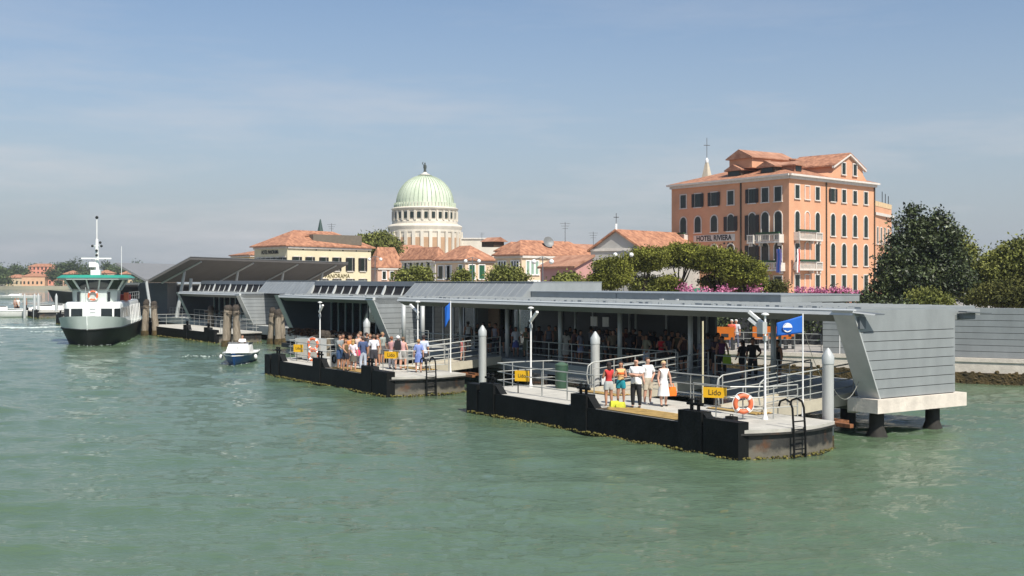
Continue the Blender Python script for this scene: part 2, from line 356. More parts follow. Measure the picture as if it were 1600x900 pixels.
# ------------------------------------------------------------------ railings, pontoons, gangways
def railing(parent, path, z0, h=1.05, nr=3, step=1.6, r=0.019, name='railing', curved=False, z1=None):
    """path: local (x,y) points; rails follow it, posts every step."""
    P = [Vector((*p, 0)) for p in path]; n = len(P)
    ln = [0]
    for i in range(1,n): ln.append(ln[-1]+(P[i]-P[i-1]).length)
    T = ln[-1]; zz = lambda s: z0+((z1-z0)*s/T if z1 is not None else 0)
    b = MB()
    for k in range(nr):
        hh = h*(k+1)/nr
        pts = [(P[i].x, P[i].y, zz(ln[i])+hh) for i in range(n)]
        if curved and k == nr-1:
            d = (P[0]-P[1]).normalized()*0.28; p0 = P[0]
            pts = [(p0.x+d.x*.7, p0.y+d.y*.7, zz(0)+h*.2), (p0.x+d.x, p0.y+d.y, zz(0)+h*.55), (p0.x+d.x*.75, p0.y+d.y*.75, zz(0)+h*.88)]+pts
        b.tube(pts, r if k < nr-1 else r*1.35, 6)
    o = b.build(name, M_rail, parent, True)
    m = max(1, int(round(T/step)))
    pm = MB().cyl(0,0,0,h,0.023,n=6).mesh('post', M_rail)
    for j in range(m+1):
        s = T*j/m; i = 1
        while i < n-1 and ln[i] < s: i += 1
        f = (s-ln[i-1])/max(1e-6, ln[i]-ln[i-1]); p = P[i-1].lerp(P[i], f)
        put('post', pm, o, (p.x, p.y, zz(s)))
    return o

def lettered_sign(parent, body, loc, rz, w=0.74, h=0.34, ls=0.22):
    b = MB().box(-w/2, w/2, -.02, .02, -h/2, h/2); o = b.build('sign_board', M_yel, parent, loc=loc, rz=rz)
    text(body, ls, o, (0,-.024,0), 0, M_blk, extrude=0.003)
    return o

def bitt(parent, x, y, z):
    b = MB(); b.cyl(x-.16, y, z, z+.34, .055, n=8); b.cyl(x+.16, y, z, z+.34, .055, n=8)
    b.tube([(x-.36,y,z+.2),(x+.36,y,z+.2)], .045, 8)
    for s in (-.16,.16): b.ball((x+s,y,z+.34), .085, .085, .04, 8, 4)
    return b.build('bollard', M_black, parent, True)

def pontoon(lx, ly, L, label, Wd=4.25, signs=True, step=True, far=False, group='floating boarding pontoons', scale_d=1.0):
    t = thing('boarding_pontoon', label, 'pontoon', (*W(lx,ly), 0), TH, group)
    deck = 0.9; bul = 0.55
    def plan(ins=0.0, ext=0.0):
        a = []
        for i in range(9):
            f = i/8; a.append((bul*math.sin(math.pi*f)*.9+ext-ins, ins+f*(Wd-2*ins)))
        c = []
        for i in range(9):
            f = 1-i/8; c.append((-L-bul*math.sin(math.pi*f)*.9-ext+ins, ins+f*(Wd-2*ins)))
        return a+c
    MB().prism(plan(0.06), -0.6, 0.74).build('hull', [M_blackw], t)
    MB().prism(plan(0.0, .05), 0.74, 0.80).build('deck_lip', M_blackw, t)
    MB().prism(plan(0.03, .04), 0.80, deck).build('deck', M_conc, t)
    # front sheer plate, black, flush with the deck
    b = MB(); b.box(-L, -.02, -.05, .035, -0.6, deck-.012); b.build('fender_side', M_black, t)
    if far:
        railing(t, [(-L+.3,.5),(-L+.3,Wd-.2),(-.3,Wd-.2),(-.3,.6)], deck)
    # fender blocks
    def block(x0, x1, z, wedge=True, bt=True):
        b = MB(); b.box(x0, x1, -.09, .34, -.5, z); 
        if wedge: b.extr([(x1,.0,z-.03),(x1+.42,.0,deck+.003),(x1,.0,deck+.003)], (0,.3,0)); b.extr([(x1,.0,deck-.0),(x1+.42,.0,deck),(x1+.42,.0,deck-.3),(x1,.0,deck-.3)], (0,.02,0))
        o = b.build('fender_block', M_black, t)
        if bt: bitt(o, (x0+x1)/2, .15, z)
        return o
    block(-L-.05, -L+.75, 1.18, False, False)
    block(-L+1.0, -L+2.0, 1.28, True, False)
    block(-8.35, -7.45, 1.34); block(-2.62, -1.55, 1.30)
    block(-1.45, 0.06, 1.14, False, False)
    bitt(t, -L+1.4, .15, 1.28)
    # weed along the waterline
    wb = MB(); pl = plan(0.02, .02)
    pts = pl+[pl[0]]
    for i in range(len(pts)-1):
        p, q = Vector(pts[i]), Vector(pts[i+1]); n = max(2, int((q-p).length/(.045 if not far else .3)))
        for j in range(n):
            c = p+(q-p)*((j+rnd.random())/n)
            s = rnd.uniform(.02,.055)*(1 if not far else 2)
            off = -.09 if c.y < .1 else 0
            wb.ball((c.x+rnd.uniform(-.03,.03), c.y+off+rnd.uniform(-.03,.02), rnd.uniform(-.02,.075)), s*1.2, s, s*.8, 5, 4)
    tag(wb.build('weed_fringe', M_algae, t), kind='stuff')
    if step:
        s = MB(); n = 6
        s.box(-7.0,-2.7,.055,1.25,deck+.004,deck+.02)
        o = s.build('boarding_step', M_dstr, t)
        for k in range(n):
            y0 = .07+k*.2
            MB().box(-6.95+.25*abs(k-2), -2.75-.12*k, y0, y0+.115, deck+.02, deck+.045).build('yellow_strip', M_ystr, o)
        for (xa,xb) in ((-4.9,-2.5),(-12.4,-10.0)):
            s = MB(); s.box(xa,xb,Wd-1.0,Wd-.15,deck+.004,deck+.02); o = s.build('gangway_landing', M_dstr, t)
            for k in range(5): MB().box(xa+.05,xb-.05,Wd-.97+k*.165,Wd-.87+k*.165,deck+.02,deck+.05).build('yellow_strip', M_ystr, o)
    if not far:
        railing(t, [(-L+2.35,.86),(-8.2,.86)], deck)
        railing(t, [(-L+2.35,.86),(-L+.15,1.3),(-L+.0,2.6),(-L+.2,Wd-.15),(-12.7,Wd-.12)], deck)
        railing(t, [(-9.6,Wd-.1),(-5.2,Wd-.1)], deck)
        railing(t, [(-3.9,1.75),(-2.15,1.75),(-1.55,2.8),(-1.5,Wd-.1)], deck, step=1.1)
        # ladder over the end
        b = MB()
        for yy in (1.75, 2.25):
            b.tube([(-.05,yy,deck+.62),(.0,yy,deck+.78),(.22,yy,deck+.86),(.42,yy,deck+.78),(.5,yy,deck+.6),(.56,yy,.7),(.58,yy,-.5)], .035, 7)
        o = b.build('ladder', M_black, t, True)
        for z in (-.05,.25,.55,.85,1.1): MB().tube([(.55,1.75,z),(.55,2.25,z)], .022, 6).build('rung', M_black, o)
        # mooring collar beams reaching behind the two piles
        for px_ in (-.62, -13.0):
            b = MB(); b.box(px_-.55, px_+1.25, Wd-.05, Wd+.12, .74, .86); b.box(px_-.45,px_-.3,Wd+.1,Wd+.75,.74,.86); b.box(px_+.35,px_+.5,Wd+.1,Wd+.75,.74,.86); b.box(px_-.45,px_+.5,Wd+.66,Wd+.8,.74,.86)
            b.build('pile_guide', M_rust, t)
    if signs:
        lettered_sign(t, 'Lido', (-L+2.75,.78,deck+.72), R(30), .62, .42, .2)
        lettered_sign(t, 'Lido', (-2.72,1.60,deck+.83), R(30), .78, .34, .25)
    # rust blooms on the end plate
    MB().box(0.36,0.46,1.1,1.5,.18,.42).build('rust_patch', M_rust, t) if False else None
    return t

PON1 = pontoon(0, 0, 15.5, 'nearest black floating pontoon, with five people on its deck and a white-sailed blue flag')
PON1['label'] = 'nearest black boarding pontoon, with the orange lifebuoy and woman in white on deck'
PON2 = pontoon(-22.7, 0, 15.0, 'second black boarding pontoon, crowded with waiting people')
PON3 = pontoon(-71.2, 8.6, 21, 'brown-black pontoon between the wooden pile clusters by the ferry', signs=False, step=False, far=True)
PON3['label'] = 'dark pontoon between the wooden pile clusters right of the green-roofed ferry'

def gangway(lx0, ly0, w, ly1, z0, z1, label, group='gangways up to the quay platform'):
    t = thing('gangway', label, 'gangway', (*W(lx0,ly0), 0), TH, group)
    Lg = ly1-ly0
    def beam(x):
        b = MB(); b.extr([(x,0,z0-.28),(x,Lg,z1-.32),(x,Lg,z1+.10),(x,0,z0+.10)], (.09,0,0)); return b.build('side_beam', M_beige, t)
    beam(-.045); beam(w-.045)
    b = MB(); b.extr([(.05,0,z0-.06),(.05,Lg,z1-.06),(.05,Lg,z1+.02),(.05,0,z0+.02)], (w-.1,0,0)); b.build('tread_deck', M_beige, t)
    for x in (0, w):
        railing(t, [(x,.1),(x,Lg-.05)], z0+.05, 1.08, 4, 1.25, .02, 'handrail', True, z1+.05)
    return t
gangway(-4.7, 3.75, 2.0, 8.4, .93, 1.3, 'gangway from the nearest pontoon, beside the blue flag')
gangway(-12.2, 3.75, 2.0, 8.4, .93, 1.3, 'gangway behind the two women in summer tops on the nearest pontoon')
gangway(-28.0, 3.75, 2.0, 8.4, .93, 1.3, 'beige gangway rising to the platform from the second pontoon')

def steel_pile(lx, ly, top, label):
    t = thing('mooring_pile', label, 'mooring pile', (*W(lx,ly),0), TH, 'grey steel mooring piles')
    r = .185
    MB().lathe([(r,-1.5),(r,top-.52)],n=20).build('shaft', M_pile, t, True)
    MB().lathe([(r+.015,top-.52),(r+.015,top-.27),(r*.35,top-.05),(.02,top)],n=20).build('pile_cap', M_white if False else M_paint, t, True)
    MB().lathe([(r+.01,-.2),(r+.012,.35)],n=20).build('weed_sleeve', M_moss, t, True)
steel_pile(-.62, 4.62, 3.2, 'grey steel mooring pile right of the blue flag')
steel_pile(-13.0, 4.62, 3.28, 'grey steel mooring pile beside the woman in the red top')
steel_pile(-21.7, 4.55, 3.26, 'grey steel mooring pile between the two pontoons')
steel_pile(-34.2, 4.62, 3.26, 'grey steel mooring pile behind the crowd on the second pontoon')

# ------------------------------------------------------------------ lamp posts, flags, lifebuoys on the pontoons
def lamp_pole(lx, ly, top, label, side=1, box=False, z0=.9):
    t = thing('dock_lamp', label, 'lamp post', (*W(lx,ly), z0), TH, 'white lamp posts on the pontoons'); h = top-z0
    MB().lathe([(.10,0),(.10,.03),(.05,.16),(.038,.4),(.034,h)],n=10).build('pole', M_white, t, True)
    s = side
    for k in range(2 if box else 1):
        b = MB(); zz = h-.55+.0*k+(.22*k)
        p0, p1 = Vector((.08*s,-.08*s+.0,zz)), Vector((.62*s,-.10,zz+.42)); d = (p1-p0)
        b.obox(tuple((p0+p1)/2), d.length, .11, .09, math.atan2(d.y,d.x), 0, -math.atan2(d.z, math.hypot(d.x,d.y)))
        b.build('lamp_tube', M_white, t)
    MB().lathe([(.045,h-.02),(.13,h),(.13,h+.03),(.05,h+.07)],n=12).build('lamp_cap', M_white, t, True)
    if box: MB().obox((-.09,-.05,h-.42),.26,.2,.38).build('control_box', M_paint, t)
    MB().obox((.02,-.02,h-.75),.12,.1,.16).build('camera_housing', M_paint, t)
    return t
lamp_pole(-15.0, 2.75, 4.22, 'white lamp post with one tube, standing near the left Lido board of the nearest pontoon', 1)
lamp_pole(-1.55, 2.7, 4.28, 'white lamp post with twin tubes and control box above the lifebuoy', -1, True)
lamp_pole(-37.0, 3.0, 4.1, 'thin lamp post at the left end of the second pontoon', 1)
lamp_pole(-26.0, 3.4, 4.3, 'lamp post with angled tube behind the woman in the blue dress', -1)

def lifebuoy(loc, rz, label, n=None, tilt=0, R0=.29):
    t = thing('lifebuoy', label, 'lifebuoy', loc, rz)
    b = MB(); b.tube([(R0*math.cos(a),0,R0*math.sin(a)) for a in [i*math.tau/28 for i in range(28)]], .075, 10, True)
    b.build('ring', M_orange, t, True)
    for q in range(4):
        a0 = q*math.pi/2+.6
        MB().tube([(R0*math.cos(a0+k*.1),0,R0*math.sin(a0+k*.1)) for k in range(4)], .079, 10).build('reflective_band', M_white, t, True)
    b = MB(); b.tube([((R0+.1)*math.cos(a),0,(R0+.1)*math.sin(a)+(.02*math.sin(4*a))) for a in [i*math.tau/28 for i in range(28)]], .012, 5, True); b.build('grab_line', M_white, t)
    return t
x, y = W(-1.75, 2.35); lifebuoy((x-.34, y-.12, 1.42), R(8), 'orange lifebuoy hung on the end railing of the nearest pontoon', R0=.26)
x, y = W(-34.6, 1.5); lifebuoy((x, y, 1.85), R(-20), 'upper lifebuoy beside the metal cabinet on the second pontoon')
x, y = W(-34.5, 1.5); lifebuoy((x, y, 1.22), R(-15), 'lower lifebuoy beside the metal cabinet on the second pontoon')

def flag(lx, ly, top, label, z0=.9, droop=False):
    t = thing('flag', label, 'flag', (*W(lx,ly), z0), 0); h = top-z0
    MB().lathe([(.05,0),(.03,.3),(.024,h)],n=8).build('flagpole', M_white, t, True)
    mb = mat('flag_blue', (0.005,0.11,0.48), 0.7, 0, 0.06, 2)
    n, m = 16, 10; vs = []; Wf, Hf = (.86,.58) if not droop else (.28,.9)
    for j in range(m+1):
        for i in range(n+1):
            u, v = i/n, j/m
            x = -u*Wf; yy = .05*u*math.sin(u*7+v*1.5); z = h-.08-(1-v)*Hf*(1-.22*u*0)-.36*u*u*(.9)+.05*math.sin(u*6+v*2)
            if not droop: z = h-.06-(1-v)*Hf*(1-.25*u)-.25*u
            vs.append((x, yy, z))
    b = MB(); b.add(vs, [(j*(n+1)+i, j*(n+1)+i+1, (j+1)*(n+1)+i+1, (j+1)*(n+1)+i) for j in range(m) for i in range(n)])
    o = b.build('flag_cloth', mb, t, True)
    sd = o.modifiers.new('thick','SOLIDIFY'); sd.thickness = .006
    if not droop:   # round emblem: white disc, sail and waves
        cx, cz = -.52, h-.46
        c = MB(); c.lathe([(.155,0),(.155,.006)],n=28)
        me = c.mesh('emblem_disc', M_white); e = put('emblem_disc', me, o, (cx,-.065,cz)); e.rotation_euler = (R(90),0,0)
        c = MB(); c.add([(-.145,-.05,.0065),(.0,-.13,.0065),(.145,-.05,.0065),(.153,.0,.0065),(-.153,.0,.0065)],[(0,1,2,3,4)])
        for k in range(2): c.tube([(-.15+.03*i,-.035-.045*k+.012*(i%2),.008) for i in range(11)], .009, 4)
        c.add([(-.15,.02,.0065),(-.02,.145,.0065),(-.10,.10,.0065)],[(0,2,1)]) 
        put('emblem_waves', c.mesh('emblem_waves', mb), e)
    return t
flag(-1.45, 4.35, 4.3, 'blue flag with white round emblem flying over the nearest pontoon')
flag(-23.6, 3.9, 4.4, 'narrow hanging blue flag at the right end of the second pontoon', droop=True)
# thin yellowish post behind the woman in white
t = thing('marker_post', 'thin pale yellow post behind the bollard right of the woman in white', 'post', (*W(-6.4,4.5), .9), TH)
MB().lathe([(.035,0),(.03,3.0)],n=8).build('shaft', mat('cream_paint',(0.62,0.56,0.36),.5), t, True)
# green litter bin and steel cabinet
t = thing('litter_bin', 'dark green litter bin behind the left railing of the nearest pontoon', 'litter bin', (*W(-13.9,3.55), .9), TH)
MB().lathe([(.24,0),(.27,.08),(.27,.95)],n=14).build('body', mat('bin_green',(0.03,0.075,0.045),.5), t, True)
MB().lathe([(.28,.95),(.28,1.0),(.1,1.08),(.02,1.09)],n=14).build('lid', mat('bin_lid',(0.06,0.11,0.07),.5), t, True)
t = thing('steel_cabinet', 'pale steel cabinet at the left end of the second pontoon', 'cabinet', (*W(-36.4,1.2), .9), TH-R(-25))
MB().box(0,1.9,0,.5,.12,1.22).build('body', M_paint, t); MB().box(.02,1.88,-.01,-.002,.16,1.18).build('door_panel', mat('pale_panel',(0.5,0.5,0.45),.4), t)
for x_ in (.1,1.8): MB().box(x_-.04,x_+.04,.05,.45,0,.12).build('leg', M_paint, t)
t = thing('fuel_drum_reel', 'round hose reel on a pale stand beside the middle fender of the second pontoon', 'hose reel', (*W(-30.0,.75), .9), TH)
MB().box(-.35,.5,-.1,-.04,0,.75).build('stand', M_paint, t); MB().tube([(.1+.2*math.cos(a),-.14,.42+.2*math.sin(a)) for a in [i*math.tau/16 for i in range(16)]], .05, 7, True).build('hose', M_black, t, True)
tt = thing('hazard_weight', 'small black ballast weight on deck beside the lifebuoy', 'weight', (*W(-1.9,1.55), .9), TH)
MB().box(-.17,.17,-.12,.12,0,.14).build('block', M_black, tt); MB().tube([(-.06,0,.14),(-.06,0,.2),(.06,0,.2),(.06,0,.14)],.015,5).build('handle', M_black, tt)

# ------------------------------------------------------------------ the three landing-stage pavilions
def end_wall(t, x0, x1, yt, z0=1.3, zt=4.34, depth=4.15, lean=1.4, mm=None):
    yb = yt+lean; ye = yt+lean+depth
    n = 7; zb = [z0+.02+.33*i for i in range(n+1)]+[zt]
    def yl(z): return yb+(yt-yb)*(z-z0)/(zt-z0)
    core = MB(); core.extr([(x0+.05,yb+.02,z0),(x0+.05,ye-.02,z0),(x0+.05,ye-.02,zt-.01),(x0+.05,yt+.04,zt-.01)], (x1-x0-.10,0,0))
    o = core.build('end_wall', M_seam, t)
    b = MB()
    for i in range(n+1):
        a, c = zb[i]+.012, zb[i+1]-.012
        if i == n: c = zt
        b.extr([(x0,yl(a),a),(x0,ye,a),(x0,ye,c),(x0,yl(c),c)], (x1-x0,0,0))
    b.build('zinc_band', mm or M_zinc, o)
    b = MB(); b.extr([(x0-.003,yl(z0)-.03,z0),(x0-.003,yl(zt)-.03,zt),(x0-.003,yl(zt)+.03,zt),(x0-.003,yl(z0)+.03,z0)],(x1-x0+.006,0,0)); b.build('edge_trim', M_paint, o)
    return o
def roof_edge(t, x0, x1, yf, ztop, yback, zfun=None):
    top = ztop
    b = MB(); b.extr([(x0,yf+.04,top-.02),(x0,yf+.5,top+.04),(x0,yback,top+.06),(x0,yback,top-.16),(x0,yf+.1,top-.16)], (x1-x0,0,0)); b.build('roof', M_zinc2, t)
    b = MB(); b.extr([(x0-.01,yf,top-.17),(x0-.01,yf+.07,top+.012),(x0-.01,yf+.2,top+.03),(x0-.01,yf+.2,top-.165)], (x1-x0+.02,0,0)); b.build('roof_edge', M_palee, t)
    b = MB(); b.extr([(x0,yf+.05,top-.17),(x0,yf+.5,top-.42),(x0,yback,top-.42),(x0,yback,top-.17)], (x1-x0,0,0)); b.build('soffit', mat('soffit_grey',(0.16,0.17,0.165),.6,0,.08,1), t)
    # standing seams and clips on the roof sheet
    s = MB(); n = int((x1-x0)/.6)
    for i in range(n+1):
        x = x0+.05+(x1-x0-.1)*i/n
        s.box(x-.012,x+.012,yf+.5,yback,top+.03,top+.09)
        if i < n:
            for k in range(2):
                if rnd.random() < .35: continue
                s.box(x+.08+rnd.random()*.25,x+.25+rnd.random()*.3,yf+.45+k*.5+rnd.random()*.3,yf+.52+k*.5+rnd.random()*.3,top+.035,top+.10)
    s.build('roof_seams', M_zinc, t)
def columns(t, xs, y, z0, z1, r=.11):
    me = MB().cyl(0,0,0,z1-z0,r,n=12).mesh('column', M_paint)
    for p in me.polygons: p.use_smooth = len(p.vertices) == 4
    for x in xs: put('column', me, t, (x,y,z0))
def stone_foot(t, x0, x1, y0, y1, z0=.82, z1=1.3):
    b = MB(); b.box(x0,x1,y0,y1,z0,z1); b.build('stone_plinth', M_stone, t)
    for y_ in (y0+.75, y1-1.1):
        MB().lathe([(.40,-1.2),(.38,-.05),(.26,.25),(.25,z0)], (x0+x1)/2, y_, 12).build('support_pile', mat('wet_concrete',(0.022,0.02,0.016),.8,0,.3,4), t, True)
def glazing(t, x0, x1, y, z0, z1, npan, name='glass_wall', m=None, part=True):
    fr = MB(); fr.box(x0,x1,y-.04,y+.04,z0,z0+.1); fr.box(x0,x1,y-.04,y+.04,z1-.12,z1)
    for i in range(npan+1):
        x = x0+(x1-x0)*i/npan; fr.box(x-.04,x+.04,y-.06,y+.06,z0+.1,z1-.12)
    o = fr.build(name, M_paint, t)
    for i in range(npan):
        xa, xb = x0+(x1-x0)*i/npan+.04, x0+(x1-x0)*(i+1)/npan-.04
        MB().box(xa,xb,y-.008,y+.008,z0+.1,z1-.12).build('pane', m or M_glass, o)
    return o
def skylights(t, x0, x1, y0=11.9, z0=4.36, y1=12.2, z1=5.0, ztop=5.32, n=12):
    fr = MB(); fr.extr([(x0,y0,z0-.02),(x0,y1,z1-.02),(x0,y1,z0-.5),(x0,y0,z0-.5)], (x1-x0,0,0)); o = fr.build('skylight_strip', M_seam, t)
    cap = MB(); cap.extr([(x0-.05,y1-.12,z1),(x0-.05,y1,ztop),(x0-.05,y1+2.5,ztop),(x0-.05,y1+2.5,z1)], (x1-x0+.1,0,0)); cap.build('roof_cap', M_zincd, t)
    d = Vector((0,y1-y0,z1-z0)); nrm = Vector((0,-d.z,d.y)).normalized()
    for i in range(n):
        xa, xb = x0+(x1-x0)*i/n+.06, x0+(x1-x0)*(i+1)/n-.06
        b = MB(); b.extr([(xa,y0+.06,z0+.03),(xa,y1-.06,z1-.01),(xb,y1-.06,z1-.01),(xb,y0+.06,z0+.03)], tuple(nrm*.02)); 
        p = b.build('skylight_pane', mat('louvre_glass',(0.03,0.028,0.028),.6,0,.3,6,.0,spec=.12,stretch=(1,1,6)), o)
    for i in range(n+1):
        x = x0+(x1-x0)*i/n; w = .09 if i%3 == 0 else .045; hh = .14 if i%3 == 0 else .06
        b = MB(); b.extr([(x-w,y0-.02,z0),(x-w,y1+.0,z1),(x+w,y1+.0,z1),(x+w,y0-.02,z0)], tuple(nrm*hh)); b.build('mullion', M_palee, o)
def seam_block(t, x0, x1, y0, y1, z0, z1, m=None, step=.75, name='roof_volume', slope=0.0):
    m = m or M_zinc
    b = MB(); b.extr([(x0,y0,z0),(x0,y1,z0),(x0,y1,z1),(x0,y0+slope,z1)],(x1-x0,0,0)); o = b.build(name, m, t); s = MB(); n = max(2,int((x1-x0)/step))
    for i in range(n+1):
        x = x0+.02+(x1-x0-.04)*i/n; s.extr([(x-.015,y0-.03,z0),(x-.015,y0+.01,z0),(x-.015,y0+slope+.01,z1),(x-.015,y0+slope-.03,z1)],(.03,0,0))
    s.box(x0-.02,x1+.02,y0+slope-.06,y1+.02,z1+.002,z1+.05)
    s.build('standing_seams', M_zinc2, o); return o

P0 = W(0,0)
M_inner = mat('pale_inner_wall', (0.42,0.50,0.47), .7, 0, .3, .5)
M_navy = mat('shaded_zinc_cladding', (0.045,0.055,0.06), .5, 0, .1, 1)  # darker zinc for the left end walls, canopy shade put into its colour
def pav(label): return thing('ferry_pavilion', label, 'pavilion', (*P0,0), TH, 'zinc-roofed landing pavilions')
# A: the long near one
A = pav('long nearest flat-roofed pavilion ending in the slanted zinc-clad wall at the right')
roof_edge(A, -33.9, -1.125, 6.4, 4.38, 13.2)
end_wall(A, -2.0, -1.1, 6.42, zt=4.37)
stone_foot(A, -2.25, -.95, 7.5, 12.45)
MB().box(-2.6,-2.3,7.9,8.5,.7,1.1).build('stone_bracket', M_stone, A)
b = MB(); b.box(-1.6,-1.12,11.95,13.5,4.12,4.34); b.build('gutter_end', M_zinc, A)
b = MB(); b.box(-1.09,-.9,12.2,12.9,4.0,4.2); b.extr([(-1.05,12.1,4.24),(-1.05,13.6,4.16),(-1.05,13.6,4.20),(-1.05,12.1,4.28)], (.35,0,0)); b.build('gutter_bracket', M_zincd, A)
b = MB(); b.extr([(-1.08,6.35,4.30),(-.6,6.9,4.22),(-.6,6.95,4.26),(-1.08,6.4,4.34)], (0,.5,.0)); b.box(-1.09,-1.0,6.65,6.95,3.75,4.15); b.build('corner_bracket', M_zincd, A)
columns(A, [-7.2,-12,-16.8,-21.5,-26.3,-31.1], 9.0, 1.3, 3.98)
columns(A, [-9.5,-14.5,-19,-24], 11.8, 1.3, 3.98, .07)
b = MB(); b.box(-36,-2.3,8.5,13.6,.72,1.29); b.build('platform', mat('platform_grey',(0.27,0.28,0.27),.7,0,.12,1), A)
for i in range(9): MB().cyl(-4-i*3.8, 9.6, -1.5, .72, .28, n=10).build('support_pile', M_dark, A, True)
for (xa,xb) in ((-23.9,-12.4),(-10.1,-4.9),(-35.8,-28.2)):
    railing(A, [(xa,8.64),(xb,8.64)], 1.3, 1.0, 3, 1.95)
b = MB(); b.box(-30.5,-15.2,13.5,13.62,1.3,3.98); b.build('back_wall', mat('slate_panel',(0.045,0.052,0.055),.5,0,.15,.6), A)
for xx in (-30.4,-27.5,-24.6,-21.5,-18.6,-15.7): MB().box(xx-.05,xx+.05,13.40,13.497,1.3,3.98).build('mullion', M_paint, A)
glazing(A, -36, -30.6, 13.5, 1.3, 3.98, 4)
# shop with hanging white boards seen through the posts
for (xx, ww) in ((-23.2,.55),(-22.2,.5),(-20.9,.12)):
    MB().box(xx,xx+ww,12.2,12.25,3.0,3.5).build('notice_board', M_white, A)
seam_block(A, -32.0, -9.6, 12.0, 17.0, 4.46, 4.74, M_zinc, 60, 'upper_roof')
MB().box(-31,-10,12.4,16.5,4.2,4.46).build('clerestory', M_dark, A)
for i in range(8): MB().box(-18.5+i*1.07+rnd.random()*.3,-18.2+i*1.07,11.9,12.3,4.45,4.52).build('roof_clip', M_white, A) if i in (1,2) else None
# timber louvres and bright reflections at the far left under the roof
MB().box(-36.0,-33.3,13.0,13.1,2.2,3.9).build('timber_louvre', mat('timber_slats',(0.22,0.14,0.08),.7,0,.3,9,stretch=(.3,.3,6)), A)

# B: middle pavilion with skylights
Bp = pav('middle pavilion with the skylight strip, behind the crowded pontoon')
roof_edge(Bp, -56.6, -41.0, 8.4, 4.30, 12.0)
end_wall(Bp, -42.0, -41.0, 8.42, zt=4.28)
end_wall(Bp, -57.4, -56.6, 8.42, zt=4.28, mm=M_navy)
MB().box(-57.6,-36.6,10.0,17,.5,1.27).build('platform', mat('platform_pale',(0.36,0.37,0.35),.7,0,.12,1), Bp)
glazing(Bp, -55.9, -42.1, 12.4, 1.3, 4.0, 11)
MB().box(-56,-42,15.6,15.7,1.3,4.0).build('back_wall', M_inner, Bp)
MB().box(-52,-44,13.8,14.6,1.3,2.2).build('boat_reflection', mat('reflected_boat_red',(0.20,0.03,0.025),.5), Bp)  # red block behind the glass, stands in for the reflection of a red boat
skylights(Bp, -58.4, -42.3)
seam_block(Bp, -42.2, -28.4, 11.2, 17, 4.3, 5.27, slope=1.0)
MB().box(-40.98,-34.5,12.2,17,1.3,4.3).build('lobby', M_zinc, Bp)
columns(Bp, [-35.9,-38.3], 9.2, 1.3, 4.0, .13)
glazing(Bp, -40.9, -34.6, 12.1, 1.3, 3.9, 5, m=M_dglass)
railing(Bp, [(-40.5,10.1),(-36.8,10.1)], 1.3, 1.0, 3, 1.3)
# C: far left pavilion
Cp = pav('farthest pavilion with skylights, behind the small blue boat')
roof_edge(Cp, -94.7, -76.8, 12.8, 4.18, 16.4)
end_wall(Cp, -77.8, -76.8, 12.82, zt=4.16)
end_wall(Cp, -95.4, -94.7, 12.82, zt=4.16, mm=M_navy)
MB().box(-97,-67.5,14.2,21,.5,1.27).build('platform', MATS['platform_pale'], Cp)
glazing(Cp, -94.0, -77.9, 16.4, 1.3, 3.9, 10)
MB().box(-94,-78,19.6,19.7,1.3,3.9).build('back_wall', M_inner, Cp)
skylights(Cp, -97.4, -78.7, 15.9, 4.26, 16.2, 5.0, 5.36)
seam_block(Cp, -78.6, -67.2, 15.2, 21, 4.2, 5.34, slope=1.0)
MB().box(-76.7,-67.6,16.6,21,1.3,4.2).build('lobby', M_zincd, Cp)
railing(Cp, [(-106,15.4),(-99,15.0),(-96.4,14.5)], 1.3, 1.05, 3, 1.3)
railing(Cp, [(-94.4,14.4),(-78,14.4)], 1.3, 1.05, 3, 1.6)
MB().box(-108,-97,14.9,18,.6,1.29).build('side_walkway', MATS['platform_pale'], Cp)

# planters with dark red plants between B and the second pontoon
for i in range(7):
    lx = -55+i*2.15
    t = thing('planter', ['first planter from the left in the row of dark red plants','second planter from the left in the row of dark red plants','third planter from the left in the row of dark red plants','middle planter in the row of dark red plants','third planter from the right in the row of dark red plants','second planter from the right in the row of dark red plants','rightmost planter in the row of dark red plants, nearest the zinc end wall'][i], 'planter', (*W(lx,9.0), .75), TH, 'row of stone planters with dark red plants')
    MB().box(-.8,.8,-.35,.35,.15,.62).build('trough', M_stone, t); 
    for s_ in (-.6,.6): MB().box(s_-.12,s_+.12,-.3,.3,-.35,.15).build('leg', M_dark, t)
    v = MB()
    for k in range(130): 
        c = (rnd.uniform(-.85,.85), rnd.uniform(-.4,.4), rnd.uniform(.55,1.15)); v.obox(c, .16,.02,.1, rnd.random()*6, rnd.random()*3)
    tag(v.build('plants', mat('dark_red_leaves',(0.03,0.014,0.008),.8,0,0,3,col2=(0.12,0.05,0.02)), t), kind='stuff')
tag(MB().box(-56,-39.5,8.4,9.8,.45,.745).build('boardwalk', M_dark, None, loc=(*P0,0), rz=TH), 'low dark timber boardwalk carrying the stone planters', 'boardwalk')

